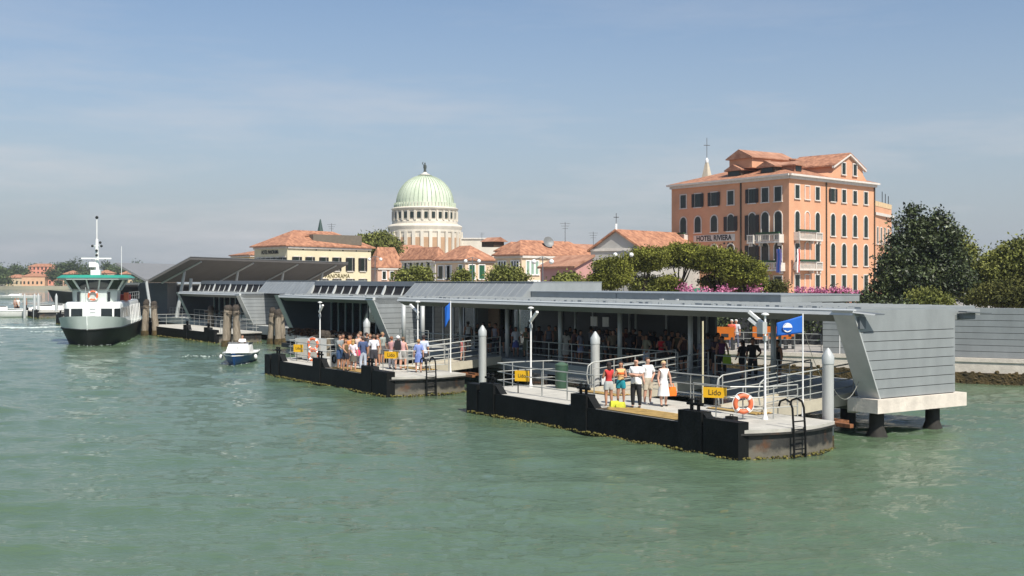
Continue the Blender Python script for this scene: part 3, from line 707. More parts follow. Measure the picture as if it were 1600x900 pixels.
# ------------------------------------------------------------------ wooden pile clusters
def dolphin(X, Y, label, hs, spread=.45, n=3, seed=0):
    rg = random.Random(seed)
    t = thing('pile_cluster', label, 'mooring piles', (X,Y,0), seed*.7, 'clusters of weathered wooden mooring piles')
    for i in range(n):
        a = i*math.tau/n+.3+rg.uniform(-.15,.15); h = hs*(1-.07*rg.random()); dx, dy = spread*math.cos(a), spread*math.sin(a); r = rg.uniform(.25,.31)
        pts = []; rr = []
        for k in range(9):
            f = k/8; z = -1.5+(h-.25+1.5)*f; pts.append((dx*(1.35-.55*f)+rg.uniform(-.025,.025), dy*(1.35-.55*f)+rg.uniform(-.025,.025), z)); rr.append(r*(1.05-.15*f)*rg.uniform(.93,1.06))
        MB().tube(pts, rr, 9).build('pile', M_wood, t, True)
        MB().lathe([(r*.95,h-.42),(r*1.02,h-.25),(r*.9,h-.1),(r*.55,h+rg.uniform(0,.08)),(.05,h-.02)], dx*.8, dy*.8, 9).build('pile_top', M_woodt, t, True)
        MB().tube([pts[3],pts[4]], [rr[3]*.5,rr[4]*.5], 5) 
        MB().lathe([(r*1.18,-.3),(r*1.2,.25),(r*1.08,.5)], dx*1.16, dy*1.16, 9).build('weed_sleeve', M_moss, t, True)
    for zz in (.80,.76): 
        b = MB(); b.tube([((spread*.85+.27)*math.cos(a),(spread*.85+.27)*math.sin(a),hs*zz) for a in [k*math.tau/16 for k in range(16)]], .03, 6, True); b.build('iron_band', M_woodt, t)
def gw(px, py): return G(px, py, 0)
dolphin(*gw(234,524), 'weathered wooden piles just right of the ferry', 3.55, .62, 4, 1)
lx_ = LX(331,13.5); x, y = W(lx_,13.5); dolphin(x, y, 'pair of wooden piles behind the dark pontoon, left of the tall middle cluster', PZ(476,y), .5, 2, 2)
dolphin(*gw(362,541), 'tall wooden pile cluster behind the small blue boat', 3.45, .55, 4, 3)
dolphin(*gw(433,538), 'reddish wooden pile cluster in front of the gap between the far pavilions', 3.1, .5, 3, 4)
dolphin(PX(506,75), 75, 'two grey piles behind the steel cabinet of the second pontoon', 2.25, .5, 2, 6)

# ------------------------------------------------------------------ butterfly canopy over the far landing
t = thing('butterfly_canopy', 'large dark butterfly canopy on slanted grey struts behind the farthest pavilion', 'canopy', (-39.9,126.5,0), 0)
u2 = Vector((.287,.958,0)); w2 = Vector((.958,-.287,0))
def Cn(a, s, z): p = u2*a+w2*s; return (p.x, p.y, z)
Lc = 40.5
b = MB(); b.extr([Cn(0,0,5.2),Cn(Lc,0,5.2),Cn(Lc,5.2,7.65),Cn(0,5.2,7.65)], (0,0,.28)); b.build('right_wing', mat('canopy_underside',(0.105,0.10,0.092),.7,0,.1,.5), t)
b = MB(); b.extr([Cn(-.02,0.02,5.49),Cn(Lc,0.02,5.49),Cn(Lc,5.25,7.95),Cn(-.02,5.25,7.95)], (0,0,.05)); b.build('right_roof_sheet', M_zinc2, t)
b = MB(); b.extr([Cn(-.6,-.02,5.25),Cn(Lc,-.02,5.25),Cn(Lc,-3.8,7.1),Cn(-.6,-3.8,7.1)], (0,0,.25)); b.build('left_wing', mat('canopy_top_zinc',(0.20,0.205,0.205),.5,.1,.05,1), t)
for k in range(4):
    a = 2.5+k*11.5
    b = MB(); b.tube([Cn(a,0,5.12),Cn(a,5.0,7.5)], .14, 6); b.build('rib', M_paint, t, True)
    if k < 4:
        b = MB(); b.tube([Cn(a,1.9,1.3),Cn(a,2.9,6.4)], [.22,.16], 8); b.build('strut', M_paint, t, True)
b = MB(); b.tube([Cn(-.3,.6,1.3),Cn(-.3,-.1,5.3)], [.16,.16], 8); b.build('strut', M_paint, t, True)
b = MB(); b.tube([Cn(3,3.2,1.3),Cn(3,3.4,5.6)], [.22,.18], 8); b.build('strut', M_paint, t, True)
MB().box(0,26,8,9,1.3,4.9).build('rear_wall', M_dark, t, rz=math.atan2(u2.y,u2.x)-.0, loc=(2.6,-.8,0))
t = thing('quayside_block', 'low dark grey building with sloped windows just right of the ferry', 'building', (-46.5,133,0), R(8))
MB().box(-3,6.5,0,8,1.3,5.1).build('wall', mat('slate_block',(0.10,0.115,0.12),.6,0,.1,.5), t)
for i in range(3): MB().extr([(-2.4+i*1.3,-.02,3.8),(-1.4+i*1.3,-.02,3.8),(-1.1+i*1.3,-.02,4.8),(-2.1+i*1.3,-.02,4.8)],(0,-.03,0)).build('window', M_dglass, t)

# ------------------------------------------------------------------ long zinc wall on the quay, right
t = thing('zinc_wall', 'long horizontally banded zinc wall along the quay at the right edge', 'wall', (17.35,64.6,1.3), math.atan2(-5.3,9.8))
core = MB().box(0,30,.45,.9,0,2.62).build('core', M_seam, t)
for i in range(8):
    z0_, z1_ = i*.33+.012, (i+1)*.33-.012
    MB().box(-.02,30.02,.40,.95,z0_,z1_).build('zinc_band', M_zinc, core)
MB().box(.9,.95,.385,.399,.0,2.3).build('white_jamb', M_white, t)
vl = MB()
for i in range(14): vl.box(3.9,4.9,.37,.399,.15+i*.15,.22+i*.15)
vl.build('vent_louvre', M_paint, t)
MB().box(2.1,2.6,.38,.399,.5,1.7).build('service_hatch', M_zincd, t)
MB().box(3.8,3.88,.36,.399,0,2.4).build('white_jamb', M_white, t)
MB().obox((15.6,.3,1.9),.35,.08,.08,0,0,R(-45)).build('wall_lamp', M_black, t)
# ------------------------------------------------------------------ buildings behind the quay
GZ = 1.3
def wallmat(n, c, var=.10): return mat(n, c, .85, 0, var, .35, .15, 8)
def win_mesh(w, h, kind, fm, pm, arch=False):
    """window authored with x along the wall, y inwards, z up; origin at its foot centre"""
    key = ('win', w, h, kind, fm.name, pm.name, arch)
    if key in MATS: return MATS[key]
    fr, pn, sh = MB(), MB(), MB(); s = .14
    if arch:
        n = 10; r = w/2; zc = h-r
        outer = [(-(r+s),0)]+[(-(r+s)*math.cos(math.pi*i/n), zc+(r+s)*math.sin(math.pi*i/n)) for i in range(n+1)]+[(r+s,0)]
        inner = [(-r,0)]+[(-r*math.cos(math.pi*i/n), zc+r*math.sin(math.pi*i/n)) for i in range(n+1)]+[(r,0)]
        m = len(outer)
        for i in range(m-1):
            fr.extr([(outer[i][0],-.09,outer[i][1]),(inner[i][0],-.09,inner[i][1]),(inner[i+1][0],-.09,inner[i+1][1]),(outer[i+1][0],-.09,outer[i+1][1])], (0,.13,0))
        pn.extr([(a,-.02,b) for a,b in inner], (0,.06,0))
    else:
        for (a,b,c,d) in ((-w/2-s,-w/2,0,h),(w/2,w/2+s,0,h),(-w/2-s,w/2+s,h,h+s)): fr.box(a,b,-.09,.04,c,d)
        pn.box(-w/2,w/2,-.02,.04,0,h)
    fr.box(-w/2-s-.06,w/2+s+.06,-.16,.04,-s,0)
    pn.box(-.02,.02,-.035,-.021,0,h-(w/2 if arch else 0))
    if kind == 'open':
        for q in (-1,1): sh.box(*(sorted((q*(w/2+.02),q*(w/2+w*.5)))),-.14,-.095,0,h-(.3 if arch else 0))
    r_ = (fr.mesh('frame', fm), pn.mesh('pane', pm), sh.mesh('shutter', mat('shutter_dark',(0.015,0.014,0.012),.6)) if kind == 'open' else None)
    MATS[key] = r_; return r_
class Facade:
    def __init__(s, root, corner, d, right, Hz):
        s.root = root; s.c = Vector(corner); s.d = Vector(d).normalized(); s.right = right
        dd = s.d if right else -s.d; s.rz = math.atan2(dd.y, dd.x)
        s.out = Vector((s.d.y,-s.d.x)) if right else Vector((-s.d.y, s.d.x))
    def at(s, px):        # distance along the facade seen in this column of the photo
        k = (px-800)/F; return (k*s.c.y-s.c.x)/(s.d.x-k*s.d.y)
    def loc(s, a, z, out=0.0):
        p = s.c+s.d*a+s.out*out-Vector(s.root.location[:2]); return (p.x, p.y, z-s.root.location[2])
    def z(s, px, py): p = s.c+s.d*s.at(px); return PZ(py, p.y)
    def win(s, px, py0, py1, w, kind='plain', arch=False, fm=None, pm=None):
        """py0/py1: top and foot rows of the opening"""
        a = s.at(px); z0 = s.z(px, py1); h = s.z(px, py0)-z0; h = round(h*4)/4+.0
        h = max(.5, h); fm = fm or M_white; pm = pm or M_pane
        f, p, sh = win_mesh(w, h, kind, fm, pm, arch)
        o = put('window', p, s.root, s.loc(a, z0), s.rz); put('frame', f, o)
        if sh: put('shutter', sh, o)
        return o
    def box(s, name, a0, a1, z0, z1, out0, out1, m, parent=None):
        b = MB(); p = [s.c+s.d*a+s.out*o for a,o in ((a0,out0),(a1,out0),(a1,out1),(a0,out1))]; L0 = Vector(s.root.location[:2])
        b.prism([(q.x-L0.x, q.y-L0.y) for q in p], z0-s.root.location[2], z1-s.root.location[2]); return b.build(name, m, parent or s.root)
M_pane = mat('green_black_pane', (0.012,0.022,0.017), .35, 0, .3, 1)
M_paneg = mat('green_shutter', (0.02,0.10,0.05), .5, 0, .15, 3)
M_trim = mat('stone_trim', (0.60,0.56,0.50), .7, 0, .1, 2)

def hip_roof(root, quad, ze, h, over, m, inset=1.0, name='roof', ridge=None):
    """quad: 4 plan points (local to root) in order; ridge runs along the longer side"""
    P = [Vector(p) for p in quad]; c = sum(P, Vector((0,0)))/4
    E = []
    for p in P:
        d = (p-c); E.append(p+d.normalized()*over*1.3)
    a = (P[1]-P[0]).length; b_ = (P[2]-P[1]).length
    if a < b_: E = E[1:]+E[:1]; a, b_ = b_, a
    m0 = (E[0]+E[3])/2; m1 = (E[1]+E[2])/2; dv = (m1-m0).normalized(); k = min(b_/2*inset, a/2-.1)
    r0, r1 = m0+dv*k, m1-dv*k
    vs = [(e.x,e.y,ze) for e in E]+[(r0.x,r0.y,ze+h),(r1.x,r1.y,ze+h)]+[(e.x,e.y,ze-.18) for e in E]
    fs = [(0,1,5,4),(1,2,5),(2,3,4,5),(3,0,4),(6,9,8,7),(0,6,7,1),(1,7,8,2),(2,8,9,3),(3,9,6,0)]
    return MB().add(vs, fs).build(name, m, root)
def house(label, cpx, Y, ey, rpx, lpx, wm, roofh, roofm=M_tile, Rd=(.70,.714), Ld=(-.60,.80), cat='house', name='house', over=.45, group='houses with terracotta roofs', z0=None, lend=None, rend=None):
    X = PX(cpx, Y); t = thing(name, label, cat, (X,Y,GZ), 0, group); ze = PZ(ey, Y)
    fr = Facade(t, (X,Y), Rd, True, 0); fl = Facade(t, (X,Y), Ld, False, 0)
    lr = rend or fr.at(rpx); ll = lend or fl.at(lpx); r, l = Vector(Rd).normalized()*lr, Vector(Ld).normalized()*ll
    quad = [(0,0),(r.x,r.y),(r.x+l.x,r.y+l.y),(l.x,l.y)]
    MB().prism(quad, -.3, ze-GZ-.05).build('wall', wm, t)
    if roofh: hip_roof(t, quad, ze-GZ, roofh, over, roofm)
    t2 = MB()
    for f_, L_ in ((fr,lr),(fl,ll)): f_.box('cornice', -.0, L_, ze-.5, ze-.2, .01, .22, M_trim if roofh else wm)
    return t, fr, fl, ze, lr, ll

def chimney(root, x, y, z, h=1.3, m=None):
    b = MB(); b.box(x-.3,x+.3,y-.3,y+.3,z-.5,z+h); o = b.build('chimney', m or M_tile2, root)
    MB().box(x-.42,x+.42,y-.42,y+.42,z+h,z+h+.15).build('chimney_cap', M_tile2, o); return o

# --- grand pink hotel
M_hot = wallmat('salmon_render', (0.61,0.320,0.185), .09)
t, fr, fl, ze, lr, ll = house('tall salmon-pink four-storey hotel with stone-framed arched windows', 1232.8, 147, 271.4, 1366.7, 1049.4, M_hot, 3.2, M_tile, (.725,.689), (-.568,.823), 'hotel', 'hotel_building', .6, None)
t['group'] = 'hotels on the waterfront'
for f_, L_ in ((fr,lr),(fl,ll)):
    f_.box('cornice', -.5, L_+.3, ze-.25, ze+.0, .0, .7, M_trim); f_.box('cornice', -.3, L_, ze-.6, ze-.25, .0, .4, M_trim)
Rc = [(1245.3,'t'),(1261,'b'),(1277,'t'),(1301,'o'),(1318.3,'p'),(1335.5,'p'),(1352.5,'p')]
def off(fx, px, y0): # facade rows run towards their own vanishing point
    a = fx.at(px); Yp = (fx.c+fx.d*a).y; zz = PZ(y0, fx.c.y); return zz
def row(fx, px, zt, zb, w, kind='plain', arch=False, pm=None):
    a = fx.at(px); f, p, sh = win_mesh(w, round(zt-zb,2), kind, M_trim, pm or M_pane, arch)
    o = put('window', p, fx.root, fx.loc(a, zb), fx.rz); put('frame', f, o)
    if sh: put('shutter', sh, o)
    return o
M_blind = mat('blind_niche', (0.62,0.30,0.18), .85, 0, .06, 1)
for px, k in Rc:
    pm = M_blind if k == 'b' else M_pane
    row(fr, px, 17.65, 15.95, 1.0, 'open' if k == 'o' else 'plain', False, pm)
    row(fr, px, 14.30, 11.35, 1.05, 'plain', True, M_blind if k == 'b' else M_pane)
    row(fr, px, 10.35, 7.4, 1.05, 'plain', True, M_blind if k == 'b' else M_pane)
    row(fr, px, 6.1, 3.0, 1.05, 'plain', False, M_blind if k == 'b' else M_pane)
Lc_ = [(1068,'p'),(1090.6,'o'),(1116,'o'),(1142,'p'),(1175.5,'o'),(1195.8,'p'),(1216,'p')]
for px, k in Lc_:
    row(fl, px, 17.45, 15.6, 1.15, k == 'o' and 'open' or 'plain')
    row(fl, px, 14.3, 12.05 if px < 1160 else 10.7, 1.25, 'open' if px in (1142,1175.5) else 'plain', True)
    row(fl, px, 10.3, 7.1, 1.25, 'open' if px == 1175.5 else 'plain', True)
    if px > 1160: row(fl, px, 5.9, 2.6, 1.3)
def balcony(fx, a0, a1, z, d=.9, flowers=False):
    o = fx.box('balcony', a0, a1, z-.22, z, 0, d, M_trim)
    for k in (a0+.3, a1-.5): fx.box('bracket', k, k+.22, z-.6, z-.22, 0, d*.7, M_trim, None).parent = fx.root
    n = max(3, int((a1-a0)/.26)); bal = MB(); L0 = Vector(fx.root.location[:2])
    for i in range(n+1):
        p = fx.c+fx.d*(a0+.08+(a1-a0-.16)*i/n)+fx.out*(d-.12)-L0; bal.cyl(p.x,p.y,z-GZ,z-GZ+.8,.06,n=5)
    bal.build('baluster', M_trim, fx.root)
    fx.box('balustrade_rail', a0, a1, z+.8, z+.93, d-.22, d, M_trim)
    for e in (a0, a1-.14): fx.box('balustrade_end', e, e+.14, z, z+.85, 0.02, d-.02, M_trim)
    if flowers: fx.box('flower_box', a0+.1, a1-.1, z+.93, z+1.18, d-.3, d+.1, mat('balcony_plants',(0.012,0.05,0.018),.8,0,.4,5))
balcony(fr, fr.at(1240), fr.at(1267), 10.75, .9, True); balcony(fr, fr.at(1240), fr.at(1267), 6.9, .9, True)
balcony(fr, fr.at(1272), fr.at(1282.5), 10.75, .35); balcony(fr, fr.at(1272), fr.at(1282.5), 6.9, .35)
balcony(fl, fl.at(1225), fl.at(1188), 10.45, .9, True); balcony(fl, fl.at(1227), fl.at(1188), 6.8, .9, True)
balcony(fl, fl.at(1180), fl.at(1170), 10.45, .4); balcony(fl, fl.at(1180), fl.at(1170), 6.8, .4)
balcony(fl, fl.at(1075.5), fl.at(1052), 10.95, .8, True)
fr.box('downpipe', fr.at(1290.5)-.08, fr.at(1290.5)+.08, 1.5, ze-.6, 0, .16, M_dstr)
fr.box('downpipe', lr-.25, lr-.1, 1.5, ze-.6, 0, .16, M_dstr)
fl.box('downpipe', fl.at(1158)-.09, fl.at(1158)+.09, 1.5, ze-.6, 0, .16, M_dstr)
# painted hotel name
a0, a1 = fl.at(1148.5), fl.at(1084); sg = fl.box('name_board', min(a0,a1), max(a0,a1), 10.72, 11.66, 0, .06, M_trim)
p = fl.loc((a0+a1)/2, 11.17, .075)
text('HOTEL RIVIERA', 1.0, t, p, fl.rz, M_blk, 'lettering', extrude=.01, sx=abs(a1-a0)/8.1, bold=.025)
for k in range(3): 
    p = fl.loc(a0+.5+k*.75, 10.4, .05); o = MB().tube([(0,-.01,0),(0,.05,0)], .16, 5).build('star', M_blk, t, loc=p, rz=fl.rz)
# attic gable over the right facade
gA, gB = fr.at(1303.5), fr.at(1348); gz = 21.3
def fpt(fx, a, z, out=0): return Vector(fx.loc(a, z, out))
b = MB(); inw = Vector((-fr.out.x,-fr.out.y,0))
pts = [fpt(fr,gA-1.2,ze,-.05), fpt(fr,gB+1.4,ze,-.05), fpt(fr,gB+.2,ze+1.0,-.05), fpt(fr,gB,gz-.5,-.05), fpt(fr,(gA+gB)/2,gz+1.2,-.05), fpt(fr,gA,gz-.5,-.05), fpt(fr,gA-.2,ze+1.0,-.05)]
b.extr(pts, inw*7.5); ga = b.build('attic_gable', M_hot, t)
b = MB()
for s0, s1 in ((gA,(gA+gB)/2),(gB,(gA+gB)/2)):
    e = (gA-.5 if s0 == gA else gB+.5); z_e = gz-.5-.25
    q = [fpt(fr,e,z_e+.12,.3), fpt(fr,(gA+gB)/2,gz+1.32,.3), fpt(fr,(gA+gB)/2,gz+1.5,.3), fpt(fr,e,z_e+.32,.3)]
    b.extr(q, inw*8.0)
b.build('gable_roof', M_tile, ga)
b = MB()
for s0 in (gA, gB):
    e = (gA-.55 if s0 == gA else gB+.55)
    b.extr([fpt(fr,e,gz-.9,.32), fpt(fr,(gA+gB)/2,gz+1.1,.32), fpt(fr,(gA+gB)/2,gz+1.34,.32), fpt(fr,e,gz-.62,.32)], inw*.34)
b.build('gable_cornice', M_trim, ga)
for px in (1318, 1335.5): row(fr, px, 21.3, 19.75, .9)
# raised block and dormers on the roof
def roof_hut(cx, cy, zb, w, d, h, lbl, fm=M_hot, rz=fr.rz, winm=True):
    rt = put('dormer', MB().box(-w/2,w/2,0,d,0,h).mesh('dormer', fm), t, (cx,cy,zb), rz)
    b = MB(); b.extr([(-w/2-.35,-.4,h-.05),(0,-.4,h+w*.26),(w/2+.35,-.4,h-.05),(w/2+.35,-.4,h-.2),(-w/2-.35,-.4,h-.2)], (0,d+.6,0)); put('dormer_roof', b.mesh('dormer_roof', M_tile2), rt)
    if winm: put('dormer_window', MB().box(-w*.36,w*.36,-.04,0,.2,h-.15).mesh('dormer_window', M_pane), rt)
    return rt
for px in (1134.5, 1186):
    a = fl.at(px); p = fpt(fl, a, 0, -1.6); roof_hut(p.x, p.y, ze-GZ+.45, 2.5, 3.6, 1.05, '', M_dstr, rz=fl.rz)
p = fpt(fr, fr.at(1262), 0, -1.4); roof_hut(p.x, p.y, ze-GZ+.5, 1.8, 4, 1.1, '', M_tile2)
p = fpt(fr, fr.at(1268), 0, -8.5); roof_hut(p.x-2.2, p.y, ze-GZ+1.6, 4.2, 8, 1.5, '', rz=fl.rz, winm=False)
p = fpt(fl, fl.at(1172), 0, -3.2); chimney(t, p.x, p.y, ze-GZ+1.3, 1.0, M_trim)
p = fpt(fl, fl.at(1196), 0, -5.2); chimney(t, p.x, p.y, ze-GZ+1.7, .7)
# lower terrace wing on the right
wl = Vector(fr.d)*lr; wq = [(wl.x,wl.y),(wl.x+5.5,wl.y+9.5),(wl.x-2,wl.y+14),(wl.x-6,wl.y+4)]
MB().prism(wq, -.3, 14.6).build('side_wing', M_hot, t)
MB().prism([(wl.x+.1,wl.y-.25),(wl.x+5.9,wl.y+9.4),(wl.x+5.4,wl.y+9.8),(wl.x,wl.y+.3)], 13.3, 13.7).build('wing_cornice', M_trim, t)
MB().prism([(wl.x+.1,wl.y+.1),(wl.x+5.5,wl.y+9.4),(wl.x+5.3,wl.y+9.5),(wl.x,wl.y+.25)], 14.6, 15.3).build('terrace_parapet', mat('cream_wall',(0.60,0.44,0.25),.8), t)
dv = Vector((5.5,9.5)).normalized(); nv = Vector((dv.y,-dv.x))
for zb in (4.5, 9.3):
    for k in range(4):
        q = wl+dv*(1.6+k*2.3); f, pme, sh = win_mesh(.9, 2.3, 'plain', M_trim, M_pane)
        o = put('window', pme, t, (q.x,q.y,zb), math.atan2(dv.y,dv.x)); put('frame', f, o)
for k in range(3): MB().cyl(wl.x+2.5+k*1.0, wl.y+4.5+k*1.7, 15.3, 16.9-.2*k, .05, n=5).build('terrace_post', M_black, t)
# hotel awning and flags at the corner
aw = fl.box('entrance_awning', fl.at(1214), fl.at(1193), 5.0, 5.15, .0, 1.7, mat('awning_green',(0.02,0.13,0.075),.7))
fl.box('awning_valance', fl.at(1214), fl.at(1193), 4.55, 5.02, 1.62, 1.7, mat('awning_dark',(0.012,0.04,0.028),.7))
def hflag(px, cols, label, fx, out=1.3):
    a = fx.at(px); p = fpt(fx, a, 7.2, .6)+Vector(t.location); ft = thing('hotel_flag', label, 'flag', tuple(p), fx.rz)
    MB().tube([(0,.4,-.3),(0,-.5,2.4)], .04, 6).build('flagpole', M_white, ft)
    for k, c in enumerate(cols):
        b = MB(); n = 6
        for i in range(n):
            z1_, z0_ = 2.2-i*.5, 2.2-(i+1)*.5; w = .28
            b.box(-.45+k*w+.06*math.sin(i), -.45+(k+1)*w+.06*math.sin(i), -.5-.03*k, -.46-.03*k+.04*math.sin(i), z0_, z1_)
        b.build('stripe', mat('flag_'+c, {'blue':(0.02,0.05,0.30),'violet':(0.20,0.18,0.42),'red':(0.45,0.03,0.02),'white':(0.7,0.7,0.68),'green':(0.03,0.18,0.06)}[c], .8), ft)
hflag(1226.5, ['violet','blue','violet'], 'violet-blue flag hanging from the corner balcony of the pink hotel', fl)
hflag(1237, ['white','red'], 'white and red flag hanging right of the pink hotel corner', fr)

# --- steeple behind the hotel
t = thing('church_steeple', 'pale pointed steeple with a cross rising behind the pink hotel roof', 'steeple', (PX(1104.5,190),190,GZ))
MB().box(-3,3,-3,3,0,18).build('tower', mat('steeple_stone',(0.50,0.44,0.34),.8), t)
MB().lathe([(1.7,17.5),(.16,24.0)],n=4).build('spire', MATS['steeple_stone'], t); MB().lathe([(.26,23.5),(.28,23.9),(.08,24.3)],n=10).build('spire_cap', M_white, t)
b = MB(); b.box(-.05,.05,-.05,.05,24,27.6); b.box(-.5,.5,-.05,.05,26.3,26.42); b.build('cross', M_zincd, t)

# --- cream waterfront hotel (left)
M_cream = wallmat('cream_render', (0.66,0.59,0.40), .06)
t, fr, fl, ze, lr, ll = house('cream three-storey hotel with dark shutters and hipped tile roof, left of the dome', 449, 175, 382.7, 579.6, 397.5, M_cream, 2.6, M_tile, (.638,.77), (-.645,.764), 'hotel', 'hotel_building', .6)
t['group'] = 'hotels on the waterfront'
for px in (463.5,484,505.5,525.7,546.7,566.3):
    row(fr, px, 9.0, 6.9, .95, 'open'); row(fr, px, 5.6, 3.6, .95, 'open')
    fr.box('round_vent', fr.at(px+10)-.12, fr.at(px+10)+.12, 10.05, 10.25, 0, .03, M_pane)
for px in (403,410,417,425,434,444): row(fl, px, 8.9, 7.0, .9, 'open'); row(fl, px, 5.6, 3.6, .9)
p = fr.loc(fr.at(527), 6.05, .06); text('PANORAMA', .95, t, p, fr.rz, mat('olive_lettering',(0.10,0.08,0.02),.6), sx=1.0)
p = fl.loc(fl.at(422), 9.75, .06); text('HOTEL PANORAMA', .85, t, p, fl.rz, M_blk, sx=.72, bold=.02)
p = fpt(fr, fr.at(510), 0, -3.2); rt = put('dormer', MB().box(-1.2,1.2,0,3,0,1.1).mesh('dormer', M_dstr), t, (p.x,p.y,ze-GZ+.55), fr.rz)
put('dormer_roof', MB().extr([(-2.0,-.5,1.0),(0,-.5,1.6),(2.0,-.5,1.0)],(0,3.4,0)).mesh('dormer_roof', M_tile), rt)
p = fpt(fl, fl.at(428), 0, -6); MB().box(-1.2,1.6,0,9,0,1.55).build('roof_terrace_box', mat('brown_attic',(0.14,0.12,0.09),.8), t, loc=(p.x,p.y,ze-GZ+.3), rz=fl.rz)
t = thing('spire', 'small dark green spire just behind the cream hotel roof', 'spire', (PX(500.5,230),230,GZ)); MB().lathe([(1.5,0),(1.4,12.3),(.8,12.8),(.1,16.3)],n=8).build('spire_body', mat('copper_dark',(0.03,0.06,0.05),.6), t)
house('small yellowish house with a low hip roof behind the butterfly canopy', 352+38, 230, 397.5, 396, 351, wallmat('ochre_render',(0.58,0.42,0.20)), 1.0, lend=9, rend=10)

# --- votive temple with the green copper dome
t = thing('domed_temple', 'white domed temple with ribbed pale green copper dome and a statue on top', 'temple', (PX(664,330),330,GZ))
M_ts = mat('temple_stone', (0.66,0.61,0.51), .75, 0, 0, .35, col2=(0.52,0.48,0.40), stretch=(1,1,.4))
M_cop = mat('copper_patina', (0.42,0.50,0.36), .6, 0, 0, .4, col2=(0.60,0.66,0.52), stretch=(1,1,.3))
M_bpan = mat('brown_panel', (0.42,0.27,0.16), .8, 0, .08, .5)
z_ = lambda y: CAMZ-(y-HZ)*330/F-GZ
k_ = 330/F
MB().lathe([(56*k_,0),(56*k_,z_(363)),(56.5*k_,z_(362)),(58*k_,z_(357)),(58.5*k_,z_(355)),(57*k_,z_(353)),(52*k_,z_(351))],n=64).build('lower_drum', M_ts, t)
MB().lathe([(51*k_,z_(353)),(51*k_,z_(347)),(49.5*k_,z_(346)),(49.5*k_,z_(331)),(51.5*k_,z_(329)),(52.5*k_,z_(327)),(49*k_,z_(325))],n=64).build('upper_drum', M_ts, t)
MB().lathe([(57*k_,z_(364)),(57*k_,z_(359)),(56*k_,z_(359))],n=64).build('cornice_ring', M_ts, t)
for i in range(28):
    a = i*math.tau/28
    c, s = math.cos(a), math.sin(a)
    if s > .3: continue
    cb = MB().obox((56.6*k_*c,56.6*k_*s,(z_(363)+0)/2), .9, .9, z_(363), a).build('pilaster', M_ts, t)
    a2 = a+math.pi/28
    MB().obox((56.1*k_*math.cos(a2),56.1*k_*math.sin(a2),(z_(367)+0)/2), .25, 1.5, z_(367)-2, a2).build('brown_panel', M_bpan, t)
    MB().obox((49.7*k_*math.cos(a2),49.7*k_*math.sin(a2),(z_(333)+z_(343))/2), .25, .95, 1.75, a2).build('drum_window', M_pane, t)
    MB().obox((50.4*k_*math.cos(a),50.4*k_*math.sin(a),(z_(331)+z_(346))/2), .5, .55, z_(331)-z_(346), a).build('pilaster', M_ts, t)
n = 56
b = MB()
for i in range(n):
    a = i*math.tau/n; b.obox((47.3*k_*math.cos(a),47.3*k_*math.sin(a),(z_(318)+z_(326))/2), .4, .55, (326-318)*k_, a)
b.build('parapet_teeth', M_cop, t)
MB().lathe([(46.8*k_,z_(326)),(46.8*k_,z_(318))],n=48).build('dome_base', M_trim, t)
prof = [(44.5*k_*math.cos(x)+.0, z_(319)+45*k_*math.sin(x)) for x in [i*math.pi/2/14 for i in range(14)]]+[(2.0,z_(319)+45*k_)]
MB().lathe(prof,n=72).build('dome', M_cop, t, True)
b = MB()
for i in range(40):
    a = i*math.tau/40
    b.tube([((44.7*k_*math.cos(x))*math.cos(a),(44.7*k_*math.cos(x))*math.sin(a),z_(319)+45.2*k_*math.sin(x)) for x in [j*1.48/9 for j in range(10)]], .10, 4)
b.build('dome_ribs', mat('copper_rib',(0.26,0.31,0.23),.6), t)
MB().lathe([(8*k_,z_(274.5)),(8*k_,z_(272.5)),(4*k_,z_(271)),(2.5*k_,z_(269))],n=14).build('lantern', M_trim, t)
b = MB(); zz = z_(269); b.lathe([(.45,zz),(.35,zz+.8),(.5,zz+1.4),(.42,zz+2.0),(.16,zz+2.2),(.22,zz+2.5),(.1,zz+2.75)],n=10); b.tube([(-.3,0,zz+1.9),(-.75,0,zz+2.5),(-.5,0,zz+2.9)],.13,6); b.build('statue', mat('bronze',(0.05,0.06,0.05),.5), t, True)
MB().box(9.5,21,-2,10,0,z_(374)).build('side_block', M_ts, t); MB().box(9.5,21.3,-2.3,10,z_(374),z_(372)).build('side_cornice', M_trim, t)
t = thing('flat_block', 'plain white flat-roofed block right beside the domed temple', 'building', (PX(812,300),300,GZ))
MB().box(-6,12,0,10,0,9.7).build('wall', M_ts, t); MB().box(-6.3,12.3,-.3,10,9.7,10.1).build('cornice', M_trim, t)

# --- houses between the temple and the pink hotel
M_pk = wallmat('pale_pink_render', (0.60,0.40,0.29)); M_wh = wallmat('white_render', (0.62,0.58,0.52)); M_mv = wallmat('mauve_render', (0.50,0.27,0.24)); M_pc = wallmat('peach_cream_render', (0.66,0.50,0.34))
def wins(fx, lst, z1, z0, w, kind='plain', pm=None, fm=M_white):
    for px in lst: 
        f, p, sh = win_mesh(w, round(z1-z0,2), kind, fm, pm or M_pane); a = fx.at(px)
        o = put('window', p, fx.root, fx.loc(a, z0), fx.rz); put('frame', f, o)
        if sh: put('shutter', sh, o)
t, fr, fl, ze, lr, ll = house('low pink house with balcony just right of the cream hotel', 590, 205, 417, 628, 578, M_pk, 3.6, M_tile); wins(fr, (600,612), 7.0, 5.6, .8)
t, fr, fl, ze, lr, ll = house('big-roofed orange house behind the pink balcony house', 592, 235, 402, 640, 580, M_pk, 3.0, M_tile, rend=22, lend=14)
t, fr, fl, ze, lr, ll = house('white house below the temple with narrow dark windows', 680, 185, 404.5, 700, 627.5, M_wh, 2.0, M_tile); wins(fl, (634,642,653,660,670), 8.3, 6.7, .8)
